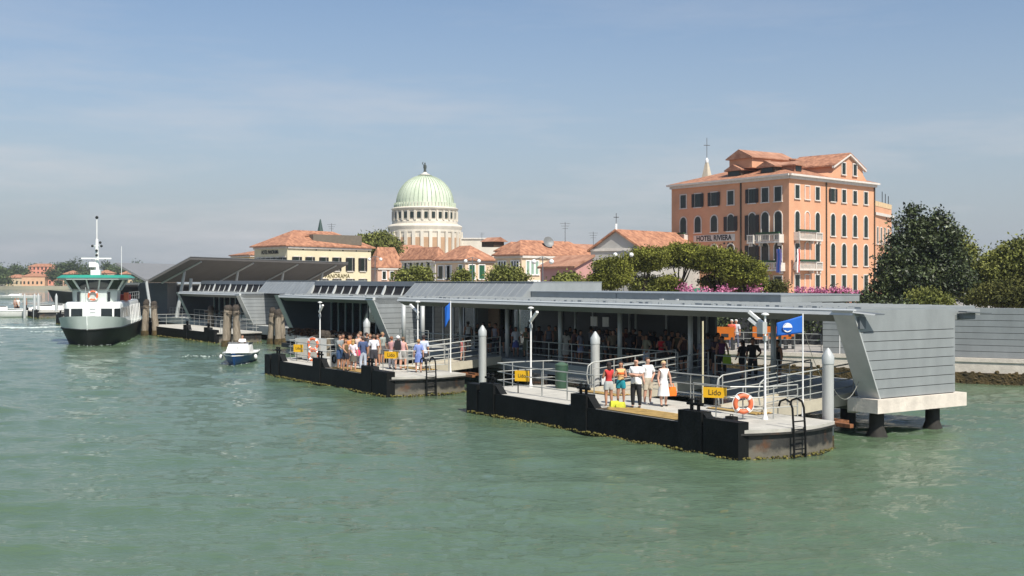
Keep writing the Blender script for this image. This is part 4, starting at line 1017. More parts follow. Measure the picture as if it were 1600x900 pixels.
t, fr, fl, ze, lr, ll = house('pinkish house with green shutters right below the temple', 727, 165, 405, 773, 681, M_pc, 2.1, M_tile); wins(fr, (737,752.5), 7.6, 5.6, 1.1, 'plain', M_paneg); wins(fl, (689,700,702), 7.5, 5.6, 1.2); wins(fl, (720,), 7.6, 5.8, .9, 'plain', M_paneg)
text('HOTEL', .9, t, fr.loc(fr.at(750), 4.3, .06), fr.rz, mat('red_lettering',(0.35,0.06,0.04),.6))
t, fr, fl, ze, lr, ll = house('cream house with a long bright orange roof and pale green shutters', 815, 150, 397, 888, 774, M_pc, 2.0, M_tile, rend=14.5)
wins(fr, (824.5,831.5,838.5), 7.9, 6.2, .55, 'plain', mat('pale_green_shutter',(0.25,0.36,0.28),.6)); wins(fr, (847,), 7.6, 6.9, .5); wins(fl, (781,785,789,801,805,809), 7.9, 6.2, .5); wins(fr,(830,),4.2,2.5,1.4,'plain',MATS['pale_green_shutter'])
fr.box('string_course', 0, lr, 5.2, 5.4, 0, .06, M_white)
t, fr, fl, ze, lr, ll = house('long tiled house behind the mauve cottage', 880, 175, 399, 935, 858, M_mv, 2.0, M_tile2, rend=16, lend=8)
t, fr, fl, ze, lr, ll = house('back house with small dormer between the temple block and the orange roof', 800, 200, 391, 860, 775, M_pc, 1.6, M_tile, rend=24); 
p = fpt(fr, 3, 0, -2); rt = put('dormer', MB().box(-1.3,1.3,0,3,0,1).mesh('dormer', M_dstr), t, (p.x-3,p.y,ze-GZ+.7), fr.rz); put('dormer_roof', MB().extr([(-1.9,-.5,.9),(0,-.5,1.7),(1.9,-.5,.9)],(0,3.4,0)).mesh('dormer_roof', M_tile2), rt)
# mauve cottage with a mono-pitch roof
Yc = 112; X = PX(899, Yc); t = thing('cottage', 'mauve and pink cottage with a sloping tile roof below the church', 'house', (X,Yc,GZ), 0, 'houses with terracotta roofs')
fr = Facade(t, (X,Yc), (.70,.714), True, 0); fl = Facade(t, (X,Yc), (-.568,.823), False, 0)
lr, ll = fr.at(926), fl.at(844.5); r, l = fr.d*lr, fl.d*ll; z1_ = PZ(417.5, Yc)-GZ; z2_ = PZ(402, Yc+2)-GZ
b = MB(); b.add([(0,0,-.3),(r.x,r.y,-.3),(r.x+l.x,r.y+l.y,-.3),(l.x,l.y,-.3),(0,0,z1_),(r.x,r.y,z2_),(r.x+l.x,r.y+l.y,z2_),(l.x,l.y,z1_)], [(0,3,2,1),(0,1,5,4),(1,2,6,5),(2,3,7,6),(3,0,4,7),(4,5,6,7)]); b.build('wall', M_mv, t)
o_ = fr.out*.3; e = fl.d*(-.3); q = [Vector((0,0))-fr.d*.4+e, r+fr.d*.1+e, r+l*1.02, l*1.02-fr.d*.4]
b = MB(); vs = [(q[0].x,q[0].y,z1_-.1),(q[1].x,q[1].y,z2_+.06),(q[2].x,q[2].y,z2_+.06),(q[3].x,q[3].y,z1_-.1)]; b.add(vs+[(a,b_,c+.2) for a,b_,c in vs], [(0,3,2,1),(4,5,6,7),(0,1,5,4),(1,2,6,5),(2,3,7,6),(3,0,4,7)]); b.build('roof', M_tile2, t)
wins(fl, (852,), 4.6, 2.6, .9); wins(fl, (869,889), 4.7, 2.6, 1.5); wins(fr, (910.5,), 4.6, 2.6, .9, 'open', mat('pale_blind',(0.5,0.5,0.42),.7))
# church with grey gable
Yc = 150; X0 = PX(923,Yc+9); cL = (PX(1004,Yc)-0, Yc)
t = thing('church', 'small church with plain grey gable front, cross and long tile roof', 'church', (cL[0],cL[1],GZ))
fl = Facade(t, cL, (-.80,.60), False, 0); fr = Facade(t, cL, (.66,.75), True, 0); ll = fl.at(923); lr = 22
l, r = fl.d*ll, fr.d*lr; ze_ = PZ(391, Yc+3)-GZ; za = PZ(361.5, Yc+ll*.3)-GZ; mid = l*.5
M_gry = wallmat('grey_cement', (0.40,0.39,0.36), .12)
b = MB(); vs = [(0,0,-.3),(0,0,ze_),(mid.x,mid.y,za),(l.x,l.y,ze_),(l.x,l.y,-.3)]; b.extr(vs, (r.x,r.y,0)); b.build('wall', M_gry, t)
b = MB()
for p0, p1 in (((0,0),mid),((l.x,l.y),mid)):
    p0, p1 = Vector(p0), Vector(p1); d = (p0-p1)*.09; q0 = p0+d; zq = ze_-(za-ze_)*.09; o_ = -fr.d*.35
    b.extr([(q0.x+o_.x,q0.y+o_.y,zq+.03),(p1.x+o_.x,p1.y+o_.y,za+.03),(p1.x+o_.x,p1.y+o_.y,za+.3),(q0.x+o_.x,q0.y+o_.y,zq+.3)], (r.x+.7*fr.d.x,r.y+.7*fr.d.y,0))
b.build('roof', M_tile, t)
fl.box('string_course', 0, ll, ze_+GZ-.1, ze_+GZ+.25, 0, .15, M_trim)
b = MB(); b.box(mid.x-.12,mid.x+.12,mid.y-.12,mid.y+.12,za+.2,za+1.0); b.build('finial', M_white, t); b = MB(); b.box(mid.x-.05,mid.x+.05,mid.y-.05,mid.y+.05,za+1,za+2.4); b.box(mid.x-.35,mid.x+.35,mid.y-.05,mid.y+.05,za+1.8,za+1.92); b.build('cross', M_zincd, t)
fl.box('door', fl.at(1000), fl.at(988), 1.3, 5.0, 0, .05, M_pane)
# roof clutter: dish and aerials
t = thing('satellite_dish', 'large grey satellite dish on the bright orange roof', 'satellite dish', (PX(856,156), 156, PZ(379,156)))
MB().lathe([(.05,0),(.4,.06),(.7,.17),(.78,.26),(.74,.28),(.35,.12),(.04,.08)],n=18).build('dish', mat('dish_grey',(0.16,0.17,0.17),.5), t, True).rotation_euler = (R(70),0,R(25)); MB().cyl(0,.1,-1.2,0,.05,n=6).build('mast', M_paint, t)
def aerial(px, ytop, ybase, Y, label):
    zb, zt = PZ(ybase,Y), PZ(ytop,Y); t = thing('roof_aerial', label, 'aerial', (PX(px,Y),Y,zb), 0, 'television aerials on the roofs'); h = zt-zb
    MB().cyl(0,0,-.8,h,.045,n=5).build('mast', M_zincd, t)
    for k in range(3): MB().tube([(-.7+.15*k,0,h-.2-.35*k),(.7-.15*k,0,h-.2-.35*k)],.025,4).build('bar', M_zincd, t)
aerial(883, 347, 379, 160, 'tall aerial right of the satellite dish'); aerial(927, 362, 381, 170, 'thin aerial just left of the church gable'); aerial(753,363,374,300,'thin dark aerial on the temple side block'); aerial(518,349,364,190,'small aerial above the cream hotel ridge')
# street lamps on the promenade
for px, yt, Y, lb in ((848,401,92,'slim street lamp in front of the mauve cottage'),(738,402,120,'slim street lamp in front of the pinkish house'),(586,400,140,'slim street lamp right of the cream hotel'),(974,391,100,'dark street lamp among the pines in front of the church')):
    t = thing('street_lamp', lb, 'street lamp', (PX(px,Y),Y,GZ), 0, 'street lamps on the promenade'); h = PZ(yt,Y)-GZ
    MB().lathe([(.09,0),(.06,1),(.04,h)],n=7).build('pole', M_zincd, t); MB().tube([(-.7,0,h-.25),(0,0,h),(.7,0,h-.25)],.03,5).build('arm', M_zincd, t)
    for s in (-.7,.7): MB().ball((s,0,h-.4),.2,n=8,m=6).build('globe', M_white, t, True)
# hotel garden: gazebo, balustrade posts
t = thing('garden_gazebo', 'garden pavilion with green canopy under the pines', 'gazebo', (PX(1090,118),118,GZ))
MB().add([(-3.2,-2,2.55),(3.2,-2,2.55),(3.2,3,2.55),(-3.2,3,2.55),(-1.8,.2,3.3),(1.8,.2,3.3)], [(0,1,5,4),(1,2,5),(2,3,4,5),(3,0,4),(3,2,1,0)]).build('canopy', MATS['awning_green'], t)
for x_ in (-2.9,0,2.9): MB().cyl(x_,-1.8,0,2.55,.08,n=6).build('post', M_white, t)
MB().box(-2.6,2.0,1,1.1,0,2.3).build('white_curtain', M_white, t)
for i, px in enumerate((1066,1092,1168,1192)):
    t = thing('gate_post', ['leftmost white garden post under the pines','white garden post below the green gazebo','white garden post right of the dark pine trunks','white garden post below the hotel awning'][i], 'post', (PX(px,100),100,GZ), 0, 'white garden posts')
    MB().box(-.14,.14,-.14,.14,0,2.75).build('shaft', M_white, t); MB().lathe([(.2,2.75),(.2,2.85),(.02,3.1)],n=8).build('cap', M_white, t)
# far shore houses
for i,(px, yt, w, c, lb) in enumerate(((66,413,42,(0.60,0.25,0.17),'red-roofed salmon villa standing highest on the far shore'),(52,428,34,(0.58,0.36,0.22),'peach house in front of the salmon villa on the far shore'),(25,430,30,(0.52,0.42,0.28),'cream house half hidden by trees on the far shore'),(112,424,26,(0.55,0.36,0.24),'small house above the ferry roof left side on the far shore'),(165,423,26,(0.56,0.36,0.26),'house behind the ferry mast on the far shore'),(198,424,20,(0.5,0.40,0.25),'rightmost house on the far shore'),(95,434,18,(0.5,0.4,0.3),'low arcade building on the far shore'))):
    Y = 705+8*(i%3) if i else 780
    t = thing('shore_house', lb, 'house', (PX(px,Y),Y,1.9), R(12), 'houses on the far shore'); W_ = w*Y/F; h = PZ(yt,Y)-1.9-1.5
    wm = wallmat('far_wall%d' % i, c); MB().box(-W_/2,W_/2,0,10,0,h).build('wall', wm, t)
    hip_roof(t, [(-W_/2,0),(W_/2,0),(W_/2,10),(-W_/2,10)], h, 2.0, .5, M_tile)
    for rr in range(max(1,int(h/3.2))):
        for k in range(int(W_/2.6)): MB().box(-W_/2+1+k*2.5,-W_/2+2+k*2.5,-.1,0,1.2+rr*3.2,2.9+rr*3.2).build('window', M_pane, t)
# ------------------------------------------------------------------ trees and plants
def leaf_cloud(lobes, n, size, seed, shell=.55):
    rg = np.random.RandomState(seed); vol = np.array([a[3]*a[4]*a[5] for a in lobes]); vol = vol**.8; pr = vol/vol.sum()
    idx = rg.choice(len(lobes), n, p=pr); Lb = np.array(lobes)[idx]
    d = rg.normal(size=(n,3)); d /= np.linalg.norm(d,axis=1)[:,None]
    rr = (shell+(1-shell)*rg.rand(n)**.6)*(1+.10*rg.normal(size=n))
    # clumps: quantise to sub-centres so that light comes through gaps
    c = Lb[:,:3]+d*Lb[:,3:6]*rr[:,None]
    ncl = max(12, n//60); cid = rg.randint(0, n, ncl); cc = c[cid]
    ci = rg.randint(0, ncl, n); mix = rg.rand(n) < .86
    cs = size*2.7
    c = np.where(mix[:,None], cc[ci]+rg.normal(size=(n,3))*np.array([cs,cs,cs*.6]), c)
    a = rg.normal(size=(n,3)); a /= np.linalg.norm(a,axis=1)[:,None]; b = np.cross(a, rg.normal(size=(n,3))); b /= np.linalg.norm(b,axis=1)[:,None]
    s = size*rg.uniform(.6,1.25,n)[:,None]
    v = np.stack([c-a*s, c-b*s*.5, c+a*s, c+b*s*.5], 1).reshape(-1,3)
    return v, np.arange(n*4).reshape(-1,4)
def tree(name, label, X, Y, h, lobes, n, size, lm, trunk_h=None, tr=.25, group=None, seed=1, z=GZ, limbs=4, cat='tree', shell=.55, trunks=1):
    t = thing(name, label, cat, (X,Y,z), 0, group); v, q = leaf_cloud(lobes, n, size, seed, shell)
    o = bpy.data.objects.new('crown', np_mesh('crown', v, q, lm)); COL.objects.link(o); o.parent = t
    rg = random.Random(seed)
    for k in range(trunks):
        b = MB(); th = trunk_h or h*.45; ox = (k-(trunks-1)/2)*.8
        b.tube([(ox,0,-.2),(ox+.05,0,th*.5),(ox+rg.uniform(-.3,.3),0,th)], [tr,tr*.8,tr*.6], 8)
        for i in range(limbs):
            L = rg.choice(lobes); e = Vector(L[:3])+Vector((rg.uniform(-.4,.4)*L[3],rg.uniform(-.4,.4)*L[4],rg.uniform(-.2,.5)*L[5])); s = Vector((ox,0,th*rg.uniform(.6,1)))
            m_ = s.lerp(e,.5)+Vector((rg.uniform(-.2,.2),0,rg.uniform(-.1,.3))); b.tube([s,m_,e],[tr*.5,tr*.32,tr*.12],6)
        b.build('trunk', M_bark, t, True)
    return t
def auto_lobes(rx, ry, z0, z1, n, seed, lr=.42, taper=0):
    rg = random.Random(seed); L = []
    for i in range(n):
        f = rg.random(); z = z0+(z1-z0)*(.12+.76*f); k = 1-taper*f; a = rg.random()*6.28; r = rg.random()**.5
        L.append((rx*.68*k*r*math.cos(a), ry*.68*k*r*math.sin(a), z, rx*lr*k*rg.uniform(.7,1.2), ry*lr*k*rg.uniform(.7,1.2), (z1-z0)*.2*rg.uniform(.7,1.3)))
    return L
# big dark magnolia: hand-placed masses measured from the photograph (pixel column, row, radius px)
def px_lobes(cx, Y, items, zb, depth=.8):
    L = []; rg = random.Random(3)
    for (px,py,rp,rv) in items:
        k = Y/F; L.append(((px-cx)*k, rg.uniform(-depth,depth)*rp*k*.6, PZ(py,Y)-zb, rp*k, rp*k*1.0, rv*k))
    return L
mag = [(1425,330,6,7),(1431,322,3,4),(1416,342,7,6),(1440,345,8,8),(1464,335,6,6),(1470,328,3,4),(1474,345,9,8),(1458,350,10,9),(1430,356,14,11),(1488,362,8,8),(1405,355,7,6),(1400,345,3,3),(1478,368,16,12),(1450,375,22,16),(1415,375,15,12),(1395,372,7,7),(1388,386,7,6),(1496,386,9,8),(1408,398,22,16),(1440,402,26,18),(1478,400,24,18),(1384,404,9,7),(1502,408,11,9),(1392,424,18,13),(1430,430,34,20),(1478,432,32,20),(1506,432,13,10),(1376,444,12,9),(1410,452,28,16),(1460,458,36,18),(1505,456,18,14),(1362,458,10,8),(1350,466,9,7),(1385,468,24,10),(1522,462,10,8),(1440,472,50,10),(1378,428,7,6)]
tree('magnolia_tree', 'big dark glossy evergreen tree right of the pink hotel', PX(1435,88), 88, 11, px_lobes(1435,88,[(a,b+2,c*.84,d*.84) for a,b,c,d in mag],GZ), 62000, .145, M_leafd, 4, .4, seed=5, limbs=10, shell=.35)
tree('broadleaf_tree', 'olive-green tree at the right edge of the photo behind the zinc wall', PX(1590,92), 92, 9, px_lobes(1590,92,[(1585,398,34,24),(1560,425,34,26),(1610,420,50,40),(1575,455,45,26),(1535,455,26,18),(1545,410,18,14),(1600,385,20,12)],GZ), 26000, .15, M_leafg, 3, .3, 'trees beyond the zinc wall', 6)
tree('broadleaf_tree', 'pale green tree between the dark evergreen and the rightmost tree', PX(1512,104), 104, 8, px_lobes(1512,104,[(1502,395,20,18),(1515,415,18,16),(1525,430,24,18),(1520,450,30,20),(1500,372,8,6)],GZ), 9000, .16, M_leafg, 3, .25, 'trees beyond the zinc wall', 7)
tree('shrub', 'yellow-green shrub at the foot of the big dark evergreen', PX(1448,80), 80, 2, px_lobes(1448,80,[(1440,466,22,10),(1462,470,22,9),(1450,460,12,8)],GZ), 4500, .11, M_leafg, .6, .08, seed=8, cat='shrub')
tree('brown_leaved_tree', 'dark brownish tree low behind the wall at the right edge', PX(1560,84), 84, 4, px_lobes(1560,84,[(1540,462,30,16),(1580,458,34,18),(1610,462,30,16)],GZ), 9000, .13, M_leafb, 2, .2, 'trees beyond the zinc wall', 9)
# umbrella pines in front of the hotel
pines = [(1005,'leftmost tall umbrella pine in front of the church',[(1000,402,24,12),(1022,400,26,13),(985,412,16,9),(1010,414,28,8)],102,30000),
 (1060,'broad umbrella pine left of the hotel name board',[(1050,394,28,12),(1075,393,30,13),(1040,408,26,10),(1080,410,34,10),(1062,400,32,12)],104,30000),
 (1125,'umbrella pine below the hotel name board',[(1110,398,30,12),(1135,401,28,13),(1120,414,38,12),(1148,410,24,12),(1105,412,26,10)],101,30000),
 (1168,'lower umbrella pine reaching the hotel entrance',[(1160,414,24,12),(1180,422,18,13),(1165,432,28,14),(1145,430,24,14),(1186,436,12,10)],99,22000)]
for i,(cx,lb,it,Y,n) in enumerate(pines):
    tree('umbrella_pine', lb, PX(cx,Y), Y, 8, px_lobes(cx,Y,[(a,b,c*.92,d*.9) for a,b,c,d in it],GZ,.9), int(n*.85), .105, M_leafp, 3.1, .2, 'umbrella pines in front of the pink hotel', 20+i, limbs=9, shell=.3)
tree('round_pine', 'lower rounded pine in front of the grey church gable', PX(953,97), 97, 4, px_lobes(953,97,[(945,418,20,13),(962,415,18,12),(950,435,27,15),(972,432,16,14),(938,438,16,12)],GZ), 18000, .105, M_leafp, 1.6, .16, seed=31, limbs=7, shell=.4)
under = [(1010,445,22),(1040,444,20),(1125,440,30),(1150,448,26),(1178,448,20),(1205,450,22)]
for i,(px,py,rp) in enumerate(under):
    tree('garden_shrub', ['loose shrub below the leftmost umbrella pine','pale shrub left of the green gazebo','large loose shrub right of the gazebo curtain','olive shrub between the pine trunks','shrub left of the hotel awning','green shrub below the hotel awning'][i], PX(px,103), 103, 2.5, px_lobes(px,103,[(px,py,rp*.9,12),(px+rp*.4,py+6,rp*.6,9),(px-rp*.5,py+5,rp*.6,9)],GZ), 3500, .13, [M_leafg,M_leafp,M_leafb][i%3], .8, .07, 'shrubs in the hotel garden', 40+i, cat='shrub')
# bougainvillea / oleander tubs
fl_l = ['deep magenta flowering bush beside the leftmost garden post','magenta flowering bush below the gazebo','purple flowering bush left of the dark shrubs','reddish flowering bush right of the dark shrubs','pink oleander under the hotel corner','pink oleander under the second ground-floor window','pale pink oleander under the middle ground-floor windows','dark pink oleander right of the downpipe','pink oleander at the end of the hotel front','reddish oleander beside the dark evergreen']
for i,(px,py,Y,w) in enumerate(((1075,453,98,8),(1100,453,98,8),(1135,455,98,10),(1175,455,98,8),(1250,455,120,9),(1268,454,120,8),(1285,455,120,9),(1306,456,120,9),(1322,456,120,7),(1340,457,118,8))):
    tree('flowering_bush', fl_l[i], PX(px,Y), Y, 1.6, [(0,0,PZ(py+2,Y)-GZ,w*.8*Y/F,w*Y/F,.42),(.3,0,PZ(py+3,Y)-GZ-.5,w*Y/F,w*Y/F,.4)], 750, .12, M_pink, .5, .05, 'flowering bushes in front of the pink hotel', 60+i, cat='flowering bush')
# greenery between the houses
for i,(px,py,w,h_,Y,lb) in enumerate(((590,378,40,20,215,'rounded tree left of the temple behind the houses'),(650,430,30,12,125,'leafy tree in front of the white house'),(722,433,11,9,125,'small bush in front of the pinkish house'),(792,430,30,15,122,'bushy olive-green tree in front of the cream house'),(888,442,18,12,100,'thin shrub in front of the mauve cottage'))):
    k = Y/F; tree('town_tree', lb, PX(px,Y), Y, 5, px_lobes(px,Y,[(px,py,w*.7,h_*.8),(px-w*.45,py+4,w*.5,h_*.7),(px+w*.45,py+4,w*.5,h_*.7),(px,py+h_*.7,w*.8,h_*.6),(px+w*.1,py-h_*.3,w*.35,h_*.5)],GZ), 7000 if w > 15 else 2500, .17 if Y < 200 else .28, M_leafg, 2, .2, 'trees among the houses', 80+i)
# far shore trees
rg = random.Random(4); k = 0
T_ = ['','twenty-','thirty-','forty-']; O1 = ['first','second','third','fourth','fifth','sixth','seventh','eighth','ninth']
ORD = O1+['tenth','eleventh','twelfth','thirteenth','fourteenth','fifteenth','sixteenth','seventeenth','eighteenth','nineteenth','twentieth']+['twenty-'+o for o in O1]+['thirtieth']+['thirty-'+o for o in O1]+['fortieth']+['forty-'+o for o in O1]
for i in range(46):
    px = -30+i*6.4+rg.uniform(-3,3); Y = rg.uniform(725,770); h = rg.uniform(9.5,15.5) 
    if 45 < px < 84 and Y < 790: Y = 830; h = 14
    if rg.random() < .35: Y = 708; h = rg.uniform(5.5,9)
    if 35 < px < 75 and Y == 708 and rg.random() < .7: continue
    if px < -14 or px > 236: continue
    t = thing('shore_tree', ORD[k]+' tree from the left end of the far shore row', 'tree', (PX(px,Y),Y,1.9), 0, 'trees along the far shore'); k += 1
    v, q = leaf_cloud(auto_lobes(5.2,4,h*.15,h,7,i), 900, .75, 200+i, .5); o = bpy.data.objects.new('crown', np_mesh('crown', v, q, M_leaff)); COL.objects.link(o); o.parent = t
    MB().cyl(0,0,-.3,h*.5,.35,.2,n=6).build('trunk', M_bark, t)
# ------------------------------------------------------------------ boats
def loft(secs, cap=True):
    """secs: list of rings (equal length lists of points); returns MB"""
    b = MB(); n = len(secs[0]); vs = [p for s in secs for p in s]; fs = []
    for i in range(len(secs)-1):
        for j in range(n-1): fs.append((i*n+j, i*n+j+1, (i+1)*n+j+1, (i+1)*n+j))
    b.add(vs, fs)
    if cap: b.f.append(list(range(n))[::-1]); b.f.append([(len(secs)-1)*n+j for j in range(n)]); b.mi += [0,0]
    return b
def hull_secs(st, mirror=True):
    """st: (y, half_top, ztop, half_mid, zmid, half_wl, zbot)"""
    S_ = []
    for (y, ht, zt, hm, zm, hw, zb, rake) in st:
        r = [(-ht,y-rake,zt),(-hm,y-rake*.5,zm),(-hw,y,0.0),(-hw*.6,y+.1,zb),(hw*.6,y+.1,zb),(hw,y,0.0),(hm,y-rake*.5,zm),(ht,y-rake,zt)]
        S_.append(r)
    return S_
M_hullw = mat('boat_white', (0.74,0.76,0.73), .3, 0, .05, 1.2); M_hullg = mat('ferry_pale_green', (0.52,0.58,0.54), .35, 0, .08, 1)
M_hullb = mat('ferry_black_bottom', (0.006,0.009,0.008), .6, 0, .4, 1.0); M_grn = mat('ferry_green_roof', (0.03,0.28,0.20), .4, 0, .08, 1)
M_red = mat('raft_red', (0.55,0.05,0.04), .5)
Xf, Yf = PX(137,95), 95.0
t = thing('passenger_ferry', 'white and black passenger ferry with green wheelhouse roof and tall mast, coming head on', 'ferry', (Xf,Yf,0), R(13))
ft = t
st = [(-.05,.02,2.45,.02,1.3,.01,-.1,.5),(.1,.75,2.44,.5,1.3,.2,-.3,.48),(.45,1.45,2.42,1.15,1.34,.6,-.4,.45),(1.2,2.15,2.36,1.9,1.37,1.1,-.6,.36),(2.3,2.55,2.26,2.35,1.38,1.6,-.6,.25),(3.6,2.68,2.15,2.5,1.4,1.95,-.7,.12),(6,2.6,1.9,2.55,1.42,2.25,-.7,0),(12,2.6,1.65,2.6,1.42,2.4,-.7,0),(22,2.5,1.6,2.5,1.42,2.3,-.7,0)]
low = [[(-hm,y-rk*.5,zm),(-hw,y,0),(-hw*.6,y+.1,zb),(hw*.6,y+.1,zb),(hw,y,0),(hm,y-rk*.5,zm)] for (y,ht,zt,hm,zm,hw,zb,rk) in st]
loft(low).build('hull', M_hullb, t, True)
up = [[(-ht,y-rk,zt),(-hm,y-rk*.5,zm),(hm,y-rk*.5,zm),(ht,y-rk,zt)] for (y,ht,zt,hm,zm,hw,zb,rk) in st]
for s in up: s.insert(0, (s[0][0]*.94, s[0][1]+.06, s[0][2])); s.append((s[-1][0]*.94, s[-1][1]+.06, s[-1][2]))
b = loft(up, False); b.build('bulwark', M_hullg, t, True)
rub = MB()
for s in (-1,1): rub.tube([(s*(hm+.03),y-rk*.5,zm+.02) for (y,ht,zt,hm,zm,hw,zb,rk) in st], .07, 6)
rub.build('rubbing_strake', M_hullb, t, True)
MB().prism([(-2.4,3.2),(-1.2,1.2),(1.2,1.2),(2.4,3.2),(2.4,21.8),(-2.4,21.8)], 1.4, 1.62).build('deck', M_hullg, t)
# saloon
def rounded_box(x, y0, y1, z0, z1, rf=.9, rt=.25):
    pl = [(-x,y1)]+[(-x+rf*(1-math.cos(a)), y0+rf*(1-math.sin(a))) for a in [0,.4,.8,1.2,math.pi/2]]+[(x-rf*(1-math.cos(a)), y0+rf*(1-math.sin(a))) for a in [math.pi/2,1.2,.8,.4,0]]+[(x,y1)]
    b = MB(); n = len(pl)
    cx, cy = 0, (y0+y1)/2
    rings = []
    for f, z in ((1,z0),(1,z1-rt),(.985,z1-rt*.4),(.95,z1)): rings.append([(px_*f, cy+(py_-cy)*f+(0 if z < z1-rt+.01 else 0), z) for px_,py_ in pl])
    vs = [p for r_ in rings for p in r_]; fs = [(i*n+j, i*n+(j+1)%n, (i+1)*n+(j+1)%n, (i+1)*n+j) for i in range(3) for j in range(n)]+[tuple(range(3*n,4*n))]
    return b.add(vs, fs)
cab = rounded_box(2.25, 2.6, 20, 1.6, 3.55, .8).build('saloon', M_hullw, t, True)
for s in (-1,1):
    MB().box(*sorted((s*.75,s*1.65)),2.56,2.6,2.2,3.0).build('window', M_dglass, cab)
    for k in range(9): MB().box(*sorted((s*2.255,s*2.22)),3.9+k*1.25,4.85+k*1.25,2.15,3.05).build('window', M_dglass, cab)
    b = MB().extr([(s*1.80,2.62,2.15),(s*2.27,3.1,2.15),(s*2.27,3.1,3.0),(s*1.80,2.62,3.0)], (s*.01,-.03,0)); b.build('window', M_dglass, cab)
b = MB()
for k in range(4): b.tube([(-.15,2.55,2.1+.3*k),(.3,2.55,2.1+.3*k)],.02,5)
b.build('step_ladder', M_paint, cab)
# wheelhouse
def octo(w, y0, y1, z, ch=.8): return [(-w,y0+ch,z),(-w+ch,y0,z),(w-ch,y0,z),(w,y0+ch,z),(w,y1-ch,z),(w-ch,y1,z),(-w+ch,y1,z),(-w,y1-ch,z)]
def octb(a, c):
    return MB().add(a+c, [(j,(j+1)%8,8+(j+1)%8,8+j) for j in range(8)]+[tuple(range(8))[::-1], tuple(range(8,16))])
wh = octb(octo(1.8,3.9,8,3.5), octo(1.85,3.85,8.05,4.55)).build('wheelhouse', M_hullg, t)
octb(octo(1.83,3.88,8,4.55), octo(2.35,3.45,8.4,5.45)).build('window_band', M_dglass, wh)
a_, c_ = octo(1.87,3.84,8.02,4.53), octo(2.4,3.4,8.45,5.45)
for j in range(8): MB().tube([a_[j], c_[j]], .09, 6).build('window_post', M_hullg, wh)
for f in (.33,.67):
    MB().tube([Vector(a_[1]).lerp(Vector(a_[2]),f), Vector(c_[1]).lerp(Vector(c_[2]),f)], .07, 6).build('window_post', M_hullg, wh)
octb(octo(2.9,3.0,9.2,5.45), octo(2.95,2.95,9.3,5.62)).build('roof_soffit', M_hullg, wh)
octb(octo(3.0,2.9,9.3,5.62), octo(2.6,3.4,8.9,5.86)).build('wheelhouse_roof', M_grn, wh)
for s in (-1,1): MB().box(*sorted((s*1.35,s*1.12)),3.83,3.89,3.6,4.4).build('doorway', M_dglass, wh)
MB().tube([(-2.1,3.7,4.62),(2.1,3.7,4.62)],.025,5).build('grab_rail', M_rail, wh)
# mast
ms = MB().tube([(0,6,5.8),(0,6,8.6),(0,6,9.0)], [.20,.14,.12], 8).build('mast', M_white, t, True)
MB().tube([(0,6,9),(0,6,10.9)], .05, 6).build('topmast', M_white, ms); MB().ball((0,6,10.9),.14,n=8,m=6).build('masthead_light', M_hullb, ms)
MB().box(-1.25,1.25,5.6,5.72,7.25,7.37).build('radar_scanner', M_white, ms); MB().box(-.45,.35,5.4,6.2,5.85,6.3).build('radar_plinth', M_white, ms); MB().box(-.6,0,5.5,5.8,6.55,7.0).build('equipment_box', M_white, ms)
for k, (x_, z_2) in enumerate(((-.35,8.4),(.4,8.4),(0,8.0),(.0,7.6),(.3,8.7))): MB().ball((x_,5.8,z_2),.12,n=7,m=5).build('signal_lamp', M_hullb, ms)
MB().tube([(-.5,5.9,8.4),(.5,5.9,8.4)],.03,5).build('spreader', M_white, ms)
MB().tube([(2.0,6.5,5.8),(2.0,6.5,8.4)],.025,5).build('whip_aerial', M_white, t); MB().tube([(-.55,3.0,2.3),(-.55,3.0,4.8)],.03,5).build('jackstaff', M_paint, t)
for s in (-1,1):
    b = MB(); b.tube([(s*2.3,9,3.6),(s*2.3,9,4.3),(s*2.3,20,4.3),(s*2.3,20,3.6)],.03,5); b.tube([(s*2.3,9,3.95),(s*2.3,20,3.95)],.02,5)
    for k in range(6): b.tube([(s*2.3,9+k*2.2,3.55),(s*2.3,9+k*2.2,4.3)],.02,5)
    b.build('top_railing', M_rail, t)
MB().obox((1.7,9.5,3.85),1.4,2.2,.5).build('raft_cover', M_red, t); MB().obox((2.25,8.2,3.95),.35,1.0,.7).build('raft_canister', M_orange, t)
for s in (-1,1):
    for k in range(7): MB().tube([(s*2.62,9+k*1.5,1.5),(s*2.5,9+k*1.5,3.2)],.04,5).build('side_stanchion', M_white, t)
    MB().obox((s*2.35,.95 if s<0 else 1.0,1.95),.02,.35,.18,R(45*s)).build('hawse_hole', M_hullb, t) if False else None
MB().tube([(.75,1.02,2.0),(.75,1.10,2.0)],.01,5) 
fl_ = lambda o: o
Rf = Matrix.Rotation(R(13),3,'Z'); p = Rf@Vector((-.05,3.72,4.1)); lifebuoy((Xf+p.x, Yf+p.y, p.z), R(13), 'orange lifebuoy hung on the front of the ferry wheelhouse', R0=.36)

